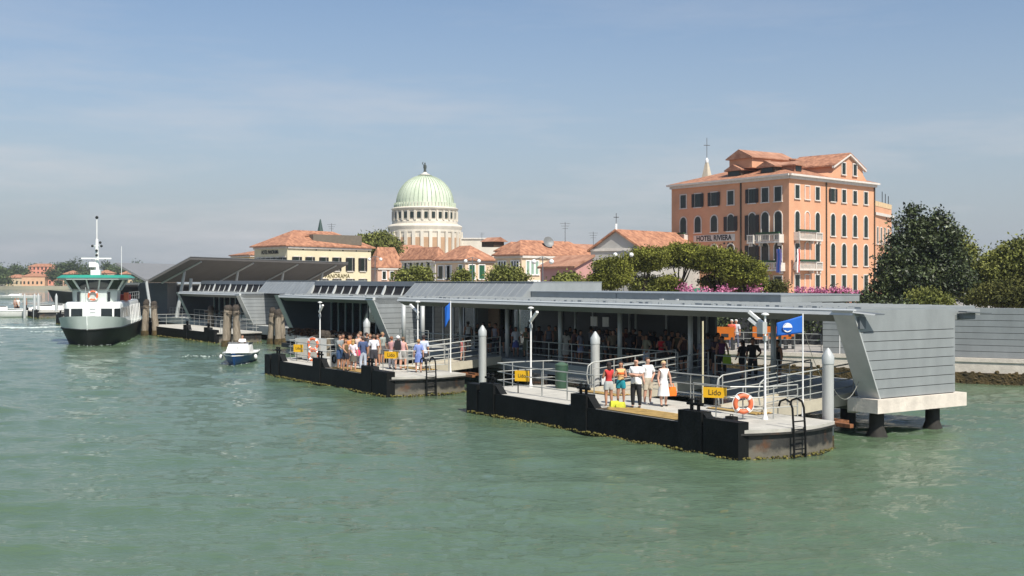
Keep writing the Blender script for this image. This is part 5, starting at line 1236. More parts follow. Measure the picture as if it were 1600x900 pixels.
def small_boat(name, label, X, Y, rz, L, w, hc, cabin=True, group=None, hm=.62):
    t = thing(name, label, 'boat', (X,Y,0), rz, group)
    st = [(0,.12,hm+.18,.06,.3,.03,-.1,.35),(L*.1,w*.28,hm+.13,w*.2,.3,w*.1,-.2,.25),(L*.28,w*.44,hm+.06,w*.36,.3,w*.26,-.25,.1),(L*.55,w*.5,hm,w*.45,.3,w*.36,-.25,0),(L,w*.46,hm,w*.42,.3,w*.36,-.25,0)]
    loft(hull_secs(st)).build('hull', hc, t, True)
    for s in (-1,1): MB().tube([(s*(ht+.01),y-rk,zt+.02) for (y,ht,zt,_,_,_,_,rk) in st], .05, 6).build('gunwale', M_white, t, True)
    MB().prism([(s_*st[i][1]*.97, st[i][0]-st[i][7]+.05) for s_, rng in ((-1,range(5)),(1,range(4,-1,-1))) for i in rng], hm-.03, hm+.035).build('deck', M_white, t)
    if cabin:
        a = [(-w*.36,L*.2,hm),(w*.36,L*.2,hm),(w*.42,L*.55,hm),(-w*.42,L*.55,hm)]; c = [(-w*.30,L*.34,hm+.62),(w*.30,L*.34,hm+.62),(w*.37,L*.55,hm+.7),(-w*.37,L*.55,hm+.7)]
        o = MB().add(a+c, [(0,3,2,1),(4,5,6,7),(0,1,5,4),(1,2,6,5),(2,3,7,6),(3,0,4,7)]).build('cuddy', M_white, t)
        MB().tube([(-w*.38,L*.53,hm+.66),(-w*.33,L*.36,hm+.70),(w*.33,L*.36,hm+.70),(w*.38,L*.53,hm+.66)],.05,6).build('windscreen_rim', M_hullb, o)
        MB().box(-.03,.03,L*.27,L*.29,hm+.2,hm+.5).build('bow_cleat', M_paint, o)
    for s in (-1,1): MB().ball((s*(w*.5+.08),L*.35,.42),.12,.12,.17,8,6).build('fender', M_white, t, True)
    return t
M_blue = mat('boat_blue', (0.015,0.075,0.24), .3, 0, .15, 2)
Xb, Yb = G(366,571,0); small_boat('motor_boat', 'small blue motorboat with white cuddy cabin heading towards the camera', Xb, Yb, R(6), 5.6, 2.05, M_blue)
# craft and pontoons at the far left
for i,(px,Y,rz,L,w,m,lb) in enumerate(((22,330,R(80),11,3,M_white,'white speedboat far out at the left edge'),(62,172,R(70),11,2.6,M_white,'white water taxi moored beyond the far left pontoon'),(82,178,R(75),10,2.6,M_hullw,'second white water taxi left of the ferry'),(4,166,R(60),6,2.4,M_white,'white cabin boat cut by the left edge'))):
    small_boat('water_taxi', lb, PX(px,Y)-L*.4 if i != 3 else PX(px,Y)-3, Y, -rz, L, w, m, True, 'boats moored at the far left', .95)
t = thing('cargo_barge', 'dark high-bowed barge moored behind the ferry at the left', 'barge', (PX(88,240),240,0), R(-78))
loft(hull_secs([(0,.4,3.4,.3,1.6,.1,-.3,1.6),(3,2.2,3.0,2,1.5,1.2,-.5,.8),(7,2.8,2.6,2.7,1.4,2.2,-.5,0),(26,2.8,2.5,2.7,1.4,2.3,-.5,0)])).build('hull', M_hullb, t, True)
MB().box(-2,2,18,24,2.5,5.2).build('deckhouse', M_dstr, t)
for (px,py,L,lb) in ((57,497,16,'dark pontoon at the far left edge with waiting people'),(128,511,13,'small dark pontoon half hidden behind the ferry')):
    X, Y = G(px,py,0); lx, ly = toL(X,Y); o = pontoon(lx, ly, L, lb, 5, False, False, True)

# white wakes and foam streaks
def foam(name, pts, n, spread, size, seed):
    rg = random.Random(seed); b = MB()
    for i in range(n):
        k = rg.random()*(len(pts)-1.001); j = int(k); f = k-j
        x = pts[j][0]+(pts[j+1][0]-pts[j][0])*f; y = pts[j][1]+(pts[j+1][1]-pts[j][1])*f
        s = size*rg.uniform(.15,.75)*(.3+.7*rg.random())
        b.ball((x+rg.gauss(0,spread*.6), y+rg.gauss(0,spread), .03+rg.random()*.03), s*2.6, s*.9, .012, 7, 4)
    o = b.build(name, mat('foam_white',(0.62,0.70,0.66),.8), None, True); tag(o, kind='stuff'); return o
foam('foam', [G(-5,512,0),G(40,513,0),G(98,511,0)], 420, .9, .28, 1)
foam('foam', [G(45,519,0),G(100,519,0)], 40, .5, .16, 2)
foam('foam', [G(285,557,0),G(335,558,0)], 34, .35, .10, 3)
foam('foam', [G(345,568,0),G(366,573,0),G(388,568,0)], 18, .12, .04, 4)
foam('foam', [G(96,536,0),G(140,541,0),G(200,538,0)], 26, .25, .09, 5)

# ------------------------------------------------------------------ people
def skin_mesh(name, nodes, edges, m, root=0, lvl=1):
    bm = bmesh.new(); sk = bm.verts.layers.skin.verify(); vs = []
    for i, (p, r) in enumerate(nodes):
        v = bm.verts.new(p); v[sk].radius = (r, r) if not isinstance(r, tuple) else r; v[sk].use_root = (i == root); vs.append(v)
    for a, b in edges: bm.edges.new((vs[a], vs[b]))
    me = bpy.data.meshes.new(name); bm.to_mesh(me); bm.free()
    o = bpy.data.objects.new(name, me); COL.objects.link(o)
    s = o.modifiers.new('s','SKIN'); s.use_smooth_shade = True
    u = o.modifiers.new('u','SUBSURF'); u.levels = lvl; u.render_levels = lvl
    bpy.context.view_layer.update()
    r = bpy.data.meshes.new_from_object(o.evaluated_get(bpy.context.evaluated_depsgraph_get())); r.name = name
    bpy.data.objects.remove(o); bpy.data.meshes.remove(me)
    r.materials.clear(); r.materials.append(m)
    return r
SK = [mat('skin_light',(0.52,0.29,0.20),.6,0,.06,6), mat('skin_tan',(0.40,0.20,0.12),.6,0,.06,6), mat('skin_dark',(0.28,0.13,0.08),.6,0,.06,6)]
POSE = {   # elbow, wrist offsets for left(-) and right(+) arms, in body heights, and foot spread
 'stand': (((-.135,.01,.63),(-.14,-.03,.49)), ((.135,.01,.63),(.145,-.03,.49)), .045, 0),
 'walk':  (((-.13,.05,.64),(-.13,-.02,.51)), ((.135,-.02,.63),(.13,-.10,.52)), .035, .07),
 'cross': (((-.13,-.03,.66),(.04,-.13,.665)), ((.13,-.03,.66),(-.04,-.135,.69)), .06, 0),
 'hip':   (((-.14,.0,.64),(-.13,-.03,.50)), ((.20,.03,.65),(.11,-.03,.57)), .055, 0),
 'look':  (((-.13,-.04,.65),(-.05,-.14,.68)), ((.135,-.03,.64),(.06,-.13,.66)), .04, 0),
 'lean':  (((-.12,-.08,.68),(-.10,-.20,.60)), ((.12,-.08,.68),(.10,-.20,.60)), .05, 0),
 'bag':   (((-.135,.0,.63),(-.13,-.06,.50)), ((.15,.0,.64),(.16,-.02,.50)), .035, .04),
}
BODY = {}
def seg_t(p, a, b):
    d = b-a; t = max(0, min(1, (p-a).dot(d)/max(1e-9, d.dot(d)))); return (p-(a+d*t)).length, t
def body_parts(pose, h, sex, lvl=1, heavy=0.0, fingers=False):
    key = (pose, round(h,2), sex, lvl, heavy, fingers)
    if key in BODY: return BODY[key]
    (el, wl_), (er, wr_), sp, stp = POSE[pose]; sw = .100 if sex == 'm' else .086
    H = heavy
    N = [((0,0,.53),.080+H),((0,-.0,.585),.074+H*1.6 if sex == 'm' else .066+H),((0,0,.65),.074+H*1.5 if sex == 'm' else .066+H),((0,0,.72),.080+H),((0,.005,.795),.066+H*.5),((0,.005,.848),.032),((0,-.004,.872),.030),
         ((0,-.010,.898),.044),((0,-.006,.940),.056),((0,.004,.975),.044)]
    E = [(i,i+1) for i in range(9)]
    bones = [('torso',Vector((0,0,.50)),Vector((0,.005,.84)))]
    for s, e, w in ((-1,el,wl_),(1,er,wr_)):
        b0 = len(N); N += [((s*sw,.005,.800),.040),(e,.028),(w,.018)]; E += [(4,b0),(b0,b0+1),(b0+1,b0+2)]
        bones += [('uarm',Vector((s*sw,.005,.80)),Vector(e)),('farm',Vector(e),Vector(w)+(Vector(w)-Vector(e)).normalized()*.08)]
        d = (Vector(w)-Vector(e)).normalized(); hp = Vector(w)+d*.030
        N.append((tuple(hp),.019)); E.append((b0+2,b0+3))
        if fingers:
            side = d.cross(Vector((0,1,0)) if abs(d.y) < .8 else Vector((1,0,0))).normalized()
            up_ = d.cross(side)
            for k in range(4):
                o1 = hp+d*.022+up_*(k-1.5)*.0095; o2 = o1+d*(.024-.004*abs(k-1.2))+side*.006*s
                i = len(N); N += [(tuple(o1),.0055),(tuple(o2),.0045)]; E += [(b0+3,i),(i,i+1)]
            i = len(N); N.append((tuple(hp+up_*.026+d*.004),.0055)); E.append((b0+2,i))
        else: N.append((tuple(hp+d*.025),.012)); E.append((b0+3,b0+4))
    for s in (-1,1):
        b0 = len(N); f = s*stp
        q = [((s*.050,0,.475),.060+H*.5),((s*(.05+sp*.35),-.008+f*.4,.285),.040),((s*(.05+sp*.45),.008+f*.7,.17),.034),((s*(.045+sp*.5),.012+f,.04),.021),((s*(.05+sp*.5),-.055+f,.016),.017)]
        N += q; E += [(0,b0),(b0,b0+1),(b0+1,b0+2),(b0+2,b0+3),(b0+3,b0+4)]
        bones += [('thigh',Vector((s*.05,0,.50)),Vector(q[1][0])),('shin',Vector(q[1][0]),Vector(q[3][0])),('foot',Vector(q[3][0]),Vector(q[4][0]))]
    bones.append(('head',Vector((0,0,.86)),Vector((0,0,.97))))
    N2 = [(tuple(c*h for c in p), r*h) for p, r in N]
    body = skin_mesh('body', N2, E, SK[0], 0, lvl)
    cls = []
    for v in body.vertices:
        p = v.co/h; best = (9,'',0)
        for n_, a_, b_ in bones:
            d_, t_ = seg_t(p, a_, b_); 
            if n_ == 'torso': d_ -= .055
            if n_ == 'thigh': d_ -= .032
            if n_ in ('uarm','shin'): d_ -= .012
            if d_ < best[0]: best = (d_, n_, t_)
        cls.append((best[1], best[2], p))
    def shell(name, test, off, zlo=-9, zhi=9):
        idx = {}; vs = []; fs = []
        for f in body.polygons:
            c_ = [cls[i] for i in f.vertices]
            if not all(test(*q) for q in c_): continue
            if not any(zlo < q[2].z < zhi for q in c_): continue
            r = []
            for i in f.vertices:
                if i not in idx:
                    idx[i] = len(vs); q = body.vertices[i]; w_ = q.co+q.normal*off*h; w_.z = min(max(w_.z, zlo*h), zhi*h); vs.append(tuple(w_))
                r.append(idx[i])
            fs.append(r)
        b = MB(); b.add(vs, fs); return b.mesh(name, M_white, True)
    shirt = shell('shirt', lambda c,t,p: c in ('torso','thigh') or (c == 'uarm' and t < .72), .013, .488, .842)
    vest = shell('vest_top', lambda c,t,p: c in ('torso','thigh') or (c == 'uarm' and t < .12 and abs(p.x) < .105), .009, .50, .828)
    trousers = shell('trousers', lambda c,t,p: c in ('torso','thigh','shin'), .011, .055, .575)
    shorts = shell('shorts', lambda c,t,p: c in ('torso','thigh','shin'), .016, (.31 if sex == 'm' else .38), .575)
    def tubeskirt(z0, z1, r0, r1):
        b = MB(); rg = [(r1*.96,z1),(r1,z1-(z1-z0)*.12),(max(r1*1.12,.098),z0+(z1-z0)*.66),((r0+r1)/2*1.04,z0+(z1-z0)*.4),(r0,z0),(r0*.93,z0+.01)]
        b.lathe([(r*h,z*h) for r,z in rg], n=18, sy=.86)
        o = b.v
        b.v = [(x*(1+.04*math.sin(5*math.atan2(y,x))*(z1*h-z)/((z1-z0)*h)), y*(1+.04*math.sin(5*math.atan2(y,x))*(z1*h-z)/((z1-z0)*h)), z) for x,y,z in b.v]
        return b.mesh('skirt', M_white, True)
    skirt = tubeskirt(.31,.60,.125,.084); dress = tubeskirt(.235,.63,.140,.080)
    def hairm(name, lng):
        b = MB(); b.ball((0,.012*h,.950*h),.060*h,.064*h,.058*h,12,8)
        if lng: b.ball((0,.045*h,.875*h),.050*h,.028*h,.085*h,10,7)
        m = b.mesh(name, M_black, True)
        for v in m.vertices:
            if v.co.y < -.008*h and v.co.z < .970*h: v.co.y = max(v.co.y, -.004*h); v.co.x *= .93
        return m
    hair = hairm('hair', False); lhair = hairm('long_hair', True)
    shoes = MB()
    for s in (-1,1): shoes.ball(((s*(.05+sp*.5))*h,(-.03+s*stp)*h,.020*h),.027*h,.066*h,.022*h,8,5)
    shoes = shoes.mesh('shoes', M_black, True)
    fc = MB()
    for s in (-1,1): fc.ball((s*.020*h,-.060*h,.938*h),.007*h,.004*h,.004*h,6,4)
    eyes = fc.mesh('eyes', M_blk, True)
    fc = MB(); fc.ball((0,-.064*h,.922*h),.008*h,.010*h,.013*h,6,5)
    nose = fc.mesh('nose', SK[0], True)
    fc = MB(); fc.box(-.036*h,.036*h,-.067*h,-.052*h,.932*h,.945*h); glasses = fc.mesh('sunglasses', M_blk)
    BODY[key] = dict(body=body, shirt=shirt, vest_top=vest, trousers=trousers, shorts=shorts, skirt=skirt, dress=dress, hair=hair, long_hair=lhair, shoes=shoes, eyes=eyes, nose=nose, sunglasses=glasses)
    return BODY[key]
CLOTH = {}
def cloth(c):
    k = 'cloth_%02x%02x%02x' % tuple(int(v*255) for v in c)
    return mat(k, c, .85, 0, .1, 8)
def person(X, Y, z, rz, label, top=('shirt',(0.7,0.7,0.68)), bot=('trousers',(0.03,0.03,0.03)), hair=('hair',(0.03,0.02,0.015)), pose='stand', h=1.72, sex='m', skin=1, group=None, lvl=1, heavy=0, glasses=False, shoes=(0.03,0.025,0.02), fingers=False):
    P = body_parts(pose, h, sex, lvl, heavy, fingers)
    t = thing('person', label, 'person', (X,Y,z), rz, group)
    def part(n, m):
        o = bpy.data.objects.new(n, P[n]); COL.objects.link(o); o.parent = t; o.material_slots[0].link = 'OBJECT'; o.material_slots[0].material = m; return o
    part('body', SK[skin])
    for q in ((top or ()), (bot or ()), (hair or ())):
        if q: part(q[0], cloth(q[1]))
    if shoes: part('shoes', cloth(shoes))
    if lvl > 0: part('nose', SK[skin]); part('sunglasses' if glasses else 'eyes', M_blk)
    return t
WH=(0.76,0.76,0.74); BK=(0.012,0.012,0.014)
def at(px, py, z): return G(px, py, z)
# the five on the nearest pontoon
g1 = 'people waiting on the nearest pontoon'
x,y = at(951,634,.92); person(x,y,.9,R(200),'woman in red top and pale denim shorts looking down on the nearest pontoon',('vest_top',(0.50,0.03,0.03)),('shorts',(0.42,0.44,0.42)),('long_hair',(0.02,0.012,0.01)),'look',1.58,'f',1,g1,2,fingers=True,shoes=None)
x,y = at(970,631,.92); ow = person(x,y,.9,R(-12),'woman in orange, white and yellow top with teal shorts on the nearest pontoon',('vest_top',(0.72,0.50,0.22)),('shorts',(0.01,0.22,0.27)),('long_hair',(0.02,0.012,0.01)),'look',1.56,'f',1,g1,2,fingers=True,shoes=None)
MB().lathe([(.140,1.10),(.142,1.17)],n=18,sy=.98).build('orange_stripe', cloth((0.70,0.14,0.02)), ow, True)
x,y = at(994,636,.92); person(x,y,.9,R(-28),'bald man in white shirt and black trousers with arms crossed on the nearest pontoon',('shirt',WH),('trousers',BK),None,'cross',1.73,'m',0,g1,2,.010,True,fingers=True)
x,y = at(1012,630,.92); person(x,y,.9,R(30),'man in white shirt and beige shorts, hand on hip, behind the bald man',('shirt',WH),('shorts',(0.48,0.42,0.32)),('hair',(0.05,0.03,0.02)),'hip',1.68,'m',0,g1,2,.012,fingers=True,shoes=(0.6,0.6,0.58))
x,y = at(1037,634,.92); person(x,y,.9,R(12),'older woman in sleeveless white dress with sunglasses on the nearest pontoon',('vest_top',WH),('dress',WH),('hair',(0.55,0.42,0.22)),'bag',1.62,'f',0,g1,2,.002,True,fingers=True,shoes=(0.05,0.04,0.03))
def bag(X, Y, z, rz, label, c, w, hh, d, name='handbag', strap=True):
    t = thing(name, label, 'bag', (X,Y,z), rz)
    b = MB(); b.add([(-w/2,-d/2,0),(w/2,-d/2,0),(w/2,d/2,0),(-w/2,d/2,0),(-w*.46,-d*.3,hh),(w*.46,-d*.3,hh),(w*.46,d*.3,hh),(-w*.46,d*.3,hh),(-w*.54,-d*.6,hh*.4),(w*.54,-d*.6,hh*.4),(w*.54,d*.6,hh*.4),(-w*.54,d*.6,hh*.4)],
      [(0,3,2,1),(4,5,6,7)]+[(j,(j+1)%4,8+(j+1)%4,8+j) for j in range(4)]+[(8+j,8+(j+1)%4,4+(j+1)%4,4+j) for j in range(4)])
    b.build('bag_body', cloth(c), t, True)
    if strap: MB().tube([(-w*.3,0,hh*.97),(-w*.2,0,hh*1.35),(w*.2,0,hh*1.35),(w*.3,0,hh*.97)],.012,6).build('handle', cloth(c), t, True)
    return t
x,y = at(1037,634,.9); bag(x+.27,y-.04,.9+.36,R(10),'bright orange handbag carried by the woman in the white dress',(0.85,0.16,0.01),.33,.32,.13)
x,y = at(960,637,.9); bag(x,y,.9,R(10),'lime-yellow bag on deck beside the woman in the red top',(0.52,0.55,0.04),.30,.24,.22,'beach_bag',False)
x,y = at(970,638,.9); bag(x,y,.9,R(-20),'second lime-yellow bag on deck in front of the teal shorts',(0.58,0.60,0.05),.28,.22,.2,'beach_bag',False)
x,y = at(944,632,.9); bag(x,y+.05,.9+.72,R(10),'white shoulder bag of the woman in the red top',(0.6,0.6,0.58),.20,.30,.12,'shoulder_bag')
# second pontoon crowd
g2 = 'people waiting on the second pontoon'
C2 = [ # px, feet y, h, pose, rz, top, bottom, hair, sex, skin, label
 (531,577,1.75,'lean',60,('shirt',(0.22,0.24,0.24)),('shorts',(0.03,0.07,0.16)),('hair',(0.08,0.05,0.03)),'m',1,'man in grey shirt and blue shorts leaning on the rail, leftmost on the second pontoon'),
 (540,580,1.60,'lean',40,('vest_top',(0.10,0.07,0.03)),('shorts',(0.02,0.02,0.03)),('long_hair',(0.16,0.09,0.03)),'f',1,'woman in brown top leaning beside the man in grey'),
 (546,574,1.66,'look',10,('vest_top',(0.55,0.20,0.05)),('skirt',(0.05,0.04,0.04)),('hair',(0.10,0.05,0.02)),'f',1,'woman in orange top among the crowd on the second pontoon'),
 (552,580,1.58,'stand',170,('shirt',(0.72,0.62,0.66)),('skirt',(0.10,0.09,0.07)),('long_hair',(0.40,0.26,0.10)),'f',0,'fair-haired woman in pale pink top on the second pontoon'),
 (560,572,1.72,'stand',-20,('vest_top',(0.66,0.50,0.42)),('trousers',(0.08,0.08,0.10)),('hair',(0.12,0.07,0.04)),'m',0,'bare-shouldered man with sunglasses on the second pontoon'),
 (567,578,1.70,'stand',200,('shirt',(0.05,0.08,0.17)),('trousers',(0.40,0.46,0.55)),('hair',(0.10,0.06,0.04)),'m',1,'man in navy shirt and pale jeans on the second pontoon'),
 (573,571,1.74,'stand',90,('shirt',BK),('trousers',BK),('hair',(0.03,0.02,0.02)),'m',1,'person in black beside the navy shirt on the second pontoon'),
 (584,577,1.76,'bag',190,('shirt',(0.66,0.68,0.72)),('shorts',(0.04,0.04,0.05)),('hair',(0.10,0.07,0.05)),'m',0,'man in white shirt and dark shorts on the second pontoon'),
 (578,572,1.70,'look',40,('shirt',(0.05,0.045,0.045)),('shorts',(0.10,0.09,0.08)),('hair',(0.20,0.12,0.06)),'m',1,'man in dark shirt half hidden by the white-shirted man'),
 (612,576,1.64,'stand',150,('vest_top',(0.55,0.30,0.30)),('trousers',(0.70,0.68,0.70)),('hair',(0.20,0.08,0.04)),'f',0,'woman in pink and teal top with white trousers'),
 (622,578,1.72,'stand',175,('shirt',(0.50,0.36,0.38)),('shorts',(0.46,0.45,0.43)),('hair',(0.75,0.74,0.72)),'m',0,'white-capped man wearing the black backpack'),
 (630,578,1.66,'hip',160,('vest_top',(0.66,0.38,0.36)),('shorts',(0.30,0.30,0.28)),('hair',(0.16,0.10,0.06)),'f',0,'woman in pink with her hand on her hip beside the backpack'),
 (654,582,1.62,'stand',180,('shirt',(0.20,0.27,0.55)),('skirt',(0.12,0.18,0.42)),('hair',(0.42,0.24,0.10)),'f',0,'woman in blue dress at the right end of the second pontoon'),
 (662,578,1.74,'stand',170,('shirt',(0.52,0.58,0.72)),('trousers',(0.05,0.05,0.06)),('hair',(0.03,0.02,0.02)),'m',1,'man in pale blue shirt beside the woman in the blue dress'),
 (536,572,1.68,'stand',20,('shirt',(0.45,0.30,0.25)),('shorts',(0.12,0.12,0.14)),('hair',(0.10,0.06,0.04)),'m',1,'sunburnt man in faded pink shirt at the far left of the crowd'),
 (563,568,1.74,'stand',30,('shirt',(0.16,0.16,0.15)),('trousers',(0.05,0.05,0.06)),('hair',(0.15,0.10,0.06)),'m',1,'man in charcoal shirt at the back of the crowd'),
 (590,571,1.66,'look',-40,('vest_top',(0.03,0.03,0.035)),('shorts',(0.30,0.26,0.20)),('hair',(0.05,0.03,0.02)),'f',1,'woman in black vest at the right end of the dense crowd'),
 (598,568,1.70,'stand',60,('shirt',(0.30,0.33,0.30)),('shorts',(0.10,0.10,0.10)),('hair',(0.3,0.2,0.1)),'m',1,'man in sage shirt behind the Lido board of the second pontoon'),
 (548,571,1.60,'stand',-30,('shirt',(0.50,0.10,0.16)),('shorts',(0.20,0.20,0.22)),('hair',(0.06,0.04,0.03)),'f',1,'woman in raspberry top in the middle of the crowd'),
]
for px,py,h,po,rz,tp,bt,hr,sx_,sk,lb in C2:
    x,y = at(px,py,.9); person(x,y,.9,R(rz),lb,tp,bt,hr,po,h,sx_,sk,g2,1)
x,y = at(622,578,.9); bag(x,y-.16,.9+1.02,0,'black backpack worn by the white-capped man',(0.012,0.012,0.014),.30,.48,.18,'backpack',False)
x,y = at(557,579,.9); bag(x,y-.1,.9+.75,0,'bright pink shoulder bag in the crowd on the second pontoon',(0.60,0.05,0.14),.40,.28,.14,'shoulder_bag')
# people in the shade under the long pavilion
g3 = 'people waiting in the shade of the long pavilion'
cr = [ # px, ly, top, bottom, label
 (731,10.0,WH,BK,'man in white shirt and black trousers standing left of the pile under the pavilion'),
 (746,10.6,(0.03,0.04,0.03),BK,'person in dark green right of the white-shirted man in the shade'),
 (765,10.3,(0.02,0.02,0.03),BK,'person in black behind the pile between the pontoons'),
 (774,9.9,(0.22,0.22,0.26),(0.02,0.02,0.03),'person in grey-lilac top by the left pavilion railing'),
 (784,10.8,(0.03,0.025,0.03),BK,'dark-clothed person left of the third pavilion column'),
 (806,9.7,(0.55,0.58,0.64),(0.08,0.10,0.30),'girl in pale top and blue skirt in the shade behind the left lamp post'),
 (822,10.0,(0.10,0.11,0.06),(0.09,0.10,0.06),'woman in long olive dress right of the girl in the blue skirt'),
 (842,11.2,(0.05,0.03,0.03),BK,'dark figure behind the left lamp post under the pavilion'),
 (884,9.5,(0.52,0.50,0.46),(0.48,0.46,0.42),'woman in short pale dress leaning at the pavilion railing'),
 (898,10.8,(0.07,0.03,0.04),BK,'person in dark red right of the pale-dressed woman'),
 (907,10.0,(0.20,0.20,0.24),(0.26,0.28,0.42),'woman in grey top and light blue skirt left of the middle pile'),
 (936,10.0,(0.10,0.09,0.10),(0.16,0.18,0.16),'person in patterned dark top right of the middle pile'),
 (943,10.9,(0.22,0.20,0.19),(0.20,0.21,0.24),'grey-clothed person above the red-topped woman'),
 (954,11.3,(0.02,0.02,0.02),BK,'tall figure in black behind the grey-clothed person'),
 (958,10.0,(0.16,0.13,0.09),(0.04,0.04,0.04),'person in khaki left of the man in the brown shirt'),
 (971,9.8,(0.10,0.05,0.035),(0.04,0.035,0.04),'man in brown shirt at the railing behind the nearest pontoon'),
 (984,10.6,(0.05,0.05,0.06),BK,'person in charcoal behind the bald man'),
 (990,11.6,(0.015,0.015,0.015),BK,'tallest dark figure against the slate back wall'),
 (1000,10.9,(0.04,0.03,0.03),BK,'person in very dark brown above the bald man'),
 (1010,9.8,(0.24,0.22,0.15),(0.42,0.46,0.56),'person in tan jacket and pale trousers behind the railing'),
 (1016,11.4,(0.012,0.014,0.02),BK,'broad dark figure right of the tan jacket'),
 (1033,9.9,(0.46,0.01,0.025),(0.03,0.03,0.03),'person in bright red shirt in the shade above the woman in white'),
 (1044,10.3,(0.05,0.05,0.08),(0.05,0.04,0.04),'person in navy right of the red shirt'),
 (1050,11.6,(0.012,0.012,0.014),BK,'black figure behind the person in navy'),
 (1068,10.2,(0.05,0.015,0.015),BK,'person in dark maroon left of the thick pavilion column'),
 (1098,9.9,(0.22,0.23,0.28),(0.08,0.08,0.10),'person in pale blue-grey behind the yellow post'),
 (1118,10.2,(0.06,0.04,0.06),BK,'person in dark plum right of the yellow post'),
 (1128,9.8,(0.07,0.012,0.06),BK,'person in purple with a lime bag by the pavilion railing'),
 (1160,9.9,(0.015,0.013,0.013),BK,'left one of two dark figures under the orange barriers'),
 (1176,9.7,(0.014,0.014,0.016),BK,'right one of two dark figures under the orange barriers'),
 (1214,9.6,(0.02,0.015,0.015),(0.02,0.015,0.015),'person in black beside the column left of the blue flag'),
]
cr += [ # further back
 (755,11.8,(0.10,0.10,0.11),BK,'grey-topped person far back left under the pavilion'),
 (796,11.6,(0.16,0.05,0.05),BK,'person in dull red far back behind the girl in the blue skirt'),
 (858,10.6,(0.08,0.09,0.12),BK,'person in slate blue between the lamp post and the fourth column'),
 (868,11.9,(0.14,0.13,0.11),BK,'person in stone-grey just left of the column beside the pale-dressed woman'),
 (891,12.0,(0.05,0.06,0.05),BK,'dim figure right behind the pale-dressed woman'),
 (924,11.5,(0.15,0.15,0.16),BK,'grey figure directly behind the middle steel pile'),
 (948,12.1,(0.05,0.04,0.05),BK,'dim figure far behind the khaki-clothed person'),
 (965,12.2,(0.09,0.08,0.08),BK,'dim figure against the slate wall left of the fifth column'),
 (978,12.0,(0.12,0.03,0.03),BK,'person in brick red far behind the brown shirt'),
 (1023,12.0,(0.03,0.03,0.05),BK,'dark blue figure far behind the red shirt'),
 (1040,12.3,(0.10,0.10,0.10),BK,'dim grey figure far behind the navy-clothed person'),
 (1059,11.2,(0.08,0.07,0.04),BK,'person in dark olive left of the maroon-clothed person'),
 (1077,12.0,(0.04,0.03,0.03),BK,'dim figure behind the thick right-hand column'),
 (1106,11.6,(0.20,0.20,0.22),BK,'grey figure farther back behind the yellow post'),
 (1122,11.9,(0.05,0.04,0.04),BK,'dim figure behind the person in purple'),
]
po_ = ['stand','look','bag','walk','hip']
for i,(px,ly,tc,bc,lb) in enumerate(cr):
    lx = LX(px,ly); x,y = W(lx,ly); f = i%3 == 1 or 'woman' in lb or 'girl' in lb
    person(x,y,1.3,R(rnd.uniform(-60,60)+(180 if i%4 == 0 else 0)),lb,('shirt' if i%3 else 'vest_top',tc),(('dress' if ('dress' in lb) else 'skirt') if ('skirt' in lb or 'dress' in lb) else ('trousers' if i%2 else 'shorts'),bc),('long_hair' if f else 'hair',(0.02,0.015,0.012)),po_[i%5],(1.60 if f else 1.72),'f' if f else 'm',1+(i%2),g3,1)
x,y = W(LX(1136,9.3),9.3); bag(x,y,1.9,0,'lime-green bag held by the person in purple',(0.28,0.42,0.03),.3,.4,.2,'tote_bag')
# child on the gangway
x,y = W(-26.9,6.6); person(x,y,1.17,R(160),'child in pink walking down the beige gangway',('vest_top',(0.62,0.22,0.20)),('shorts',(0.60,0.24,0.20)),('hair',(0.15,0.08,0.04)),'walk',1.2,'f',0,None,1)
# boat driver
xd, yd = Xb+.12-2.9*math.sin(R(6)), Yb+3.0; person(xd, yd, .14, 0, 'boatman in white shirt standing at the helm of the small blue boat', ('shirt',WH),('shorts',(0.1,0.1,0.12)),('hair',(0.05,0.04,0.03)),'lean',1.66,'m',1,None,1)
# far left pontoon
for i,(px,c,lb) in enumerate(((24,(0.45,0.30,0.24),'person in pinkish clothes on the far left pontoon'),(28,(0.62,0.60,0.55),'person in white on the far left pontoon'),(38,(0.50,0.40,0.26),'left one of the pair on the far left pontoon'),(41,(0.20,0.14,0.10),'right one of the pair on the far left pontoon'))):
    Y = 178; x = PX(px,Y); person(x,Y,.9,R(40*i),lb,('shirt',c),('shorts',c),('hair',(0.05,0.03,0.02)),'stand',1.75,'m',1,'people on the far left pontoon',0)
for i,px in enumerate((38.5,54,60,88)):
    t = thing('mooring_pile', ['grey pile at the end of the far left pontoon','pale pile beside the water taxis','second pale pile beside the water taxis','pale pile just left of the ferry'][i], 'mooring pile', (PX(px,166),166,0), 0, 'piles at the far left'); MB().lathe([(.2,-1),(.2,3.1),(.03,3.5)],n=8).build('shaft', M_paint, t, True)
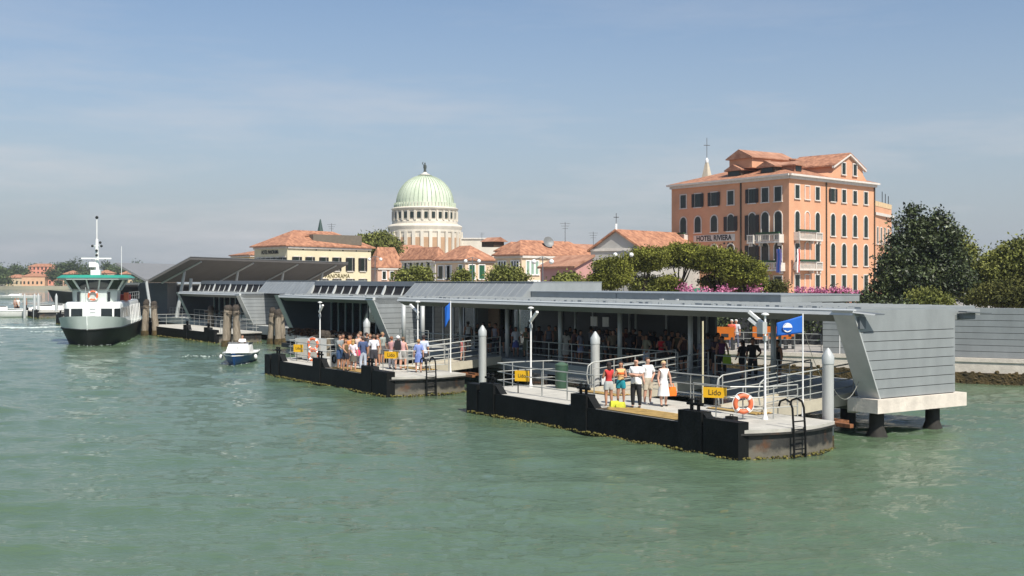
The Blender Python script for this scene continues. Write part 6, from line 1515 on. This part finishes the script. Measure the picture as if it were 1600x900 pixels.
# orange barriers, workers and hedge beyond the far right of the platform
for i,(px,w,lb) in enumerate(((1133,1.1,'narrow orange barrier on the quay behind the left lamp tubes'),(1188,.9,'orange barrier directly behind the control box'),(1205,2.0,'wide orange barrier left of the blue flag'),(1234,.5,'small orange panel low behind the blue flag'))):
    Y = 68+i*.3; t = thing('safety_barrier', lb, 'barrier', (PX(px,Y),Y,1.3), R(-25), 'orange safety barriers on the quay')
    MB().box(-w/2,w/2,-.05,.05,.6,1.35).build('panel', mat('barrier_orange',(0.62,0.16,0.015),.6,0,.1,3), t)
    for s in (-1,1): MB().box(s*w*.42-.05,s*w*.42+.05,-.3,.3,0,.75).build('foot', M_dark, t)
    MB().box(-w*.2,w*.2,-.06,-.051,.75,.95).build('slot', M_dark, t)
for px,c,lb in ((1143,(0.55,0.10,0.06),'worker with pale cap and red vest beside the orange barrier'),(1150,(0.5,0.5,0.52),'worker in pale grey right of the red vest')):
    person(PX(px,69),69,1.3,R(-30),lb,('shirt',c),('trousers',(0.10,0.11,0.16)),('hair',(0.6,0.6,0.58)),'stand',1.75,'m',1,'workers on the quay',1)
t = thing('quay_railing', 'steel railing along the quay in front of the orange barriers', 'railing', (9.5,69.5,1.3), 0)
railing(t, [(-.0,0),(3.3,-1.6),(8.0,-4.3)], 0, 1.05, 3, 1.4)
t = thing('hedge', 'dark hedge behind the orange barriers', 'hedge', (13.0,76,1.3), R(-22))
v,q = leaf_cloud([(-7+i*1.6,0,1.5,1.3,.8,1.6) for i in range(14)], 9000, .13, 77, .3); o = bpy.data.objects.new('foliage', np_mesh('foliage', v, q, M_leafd)); COL.objects.link(o); o.parent = t
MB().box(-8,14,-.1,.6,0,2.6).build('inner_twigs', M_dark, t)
# hanging mooring lines by the right-hand pile
for i,(pts,lb) in enumerate((([W(-.62,4.85)+(1.9,),W(-1.0,6.0)+(1.35,),W(-1.9,7.75)+(2.0,)],'grey mooring line sagging from the pile right of the flag'),([W(-1.6,4.6)+(3.7,),W(-2.2,6.0)+(2.3,),W(-3.0,7.6)+(1.5,)],'pale guy line running down from the flagpole'))):
    P = [Vector(p) for p in pts]; c = []
    for k in range(11):
        f = k/10; c.append((1-f)**2*P[0]+2*f*(1-f)*(P[1]-Vector((0,0,.5)))+f*f*P[2])
    o = MB().tube(c, .012, 6).build('mooring_line', mat('rope_grey',(0.25,0.25,0.22),.8), None, True); tag(o, lb, 'rope')
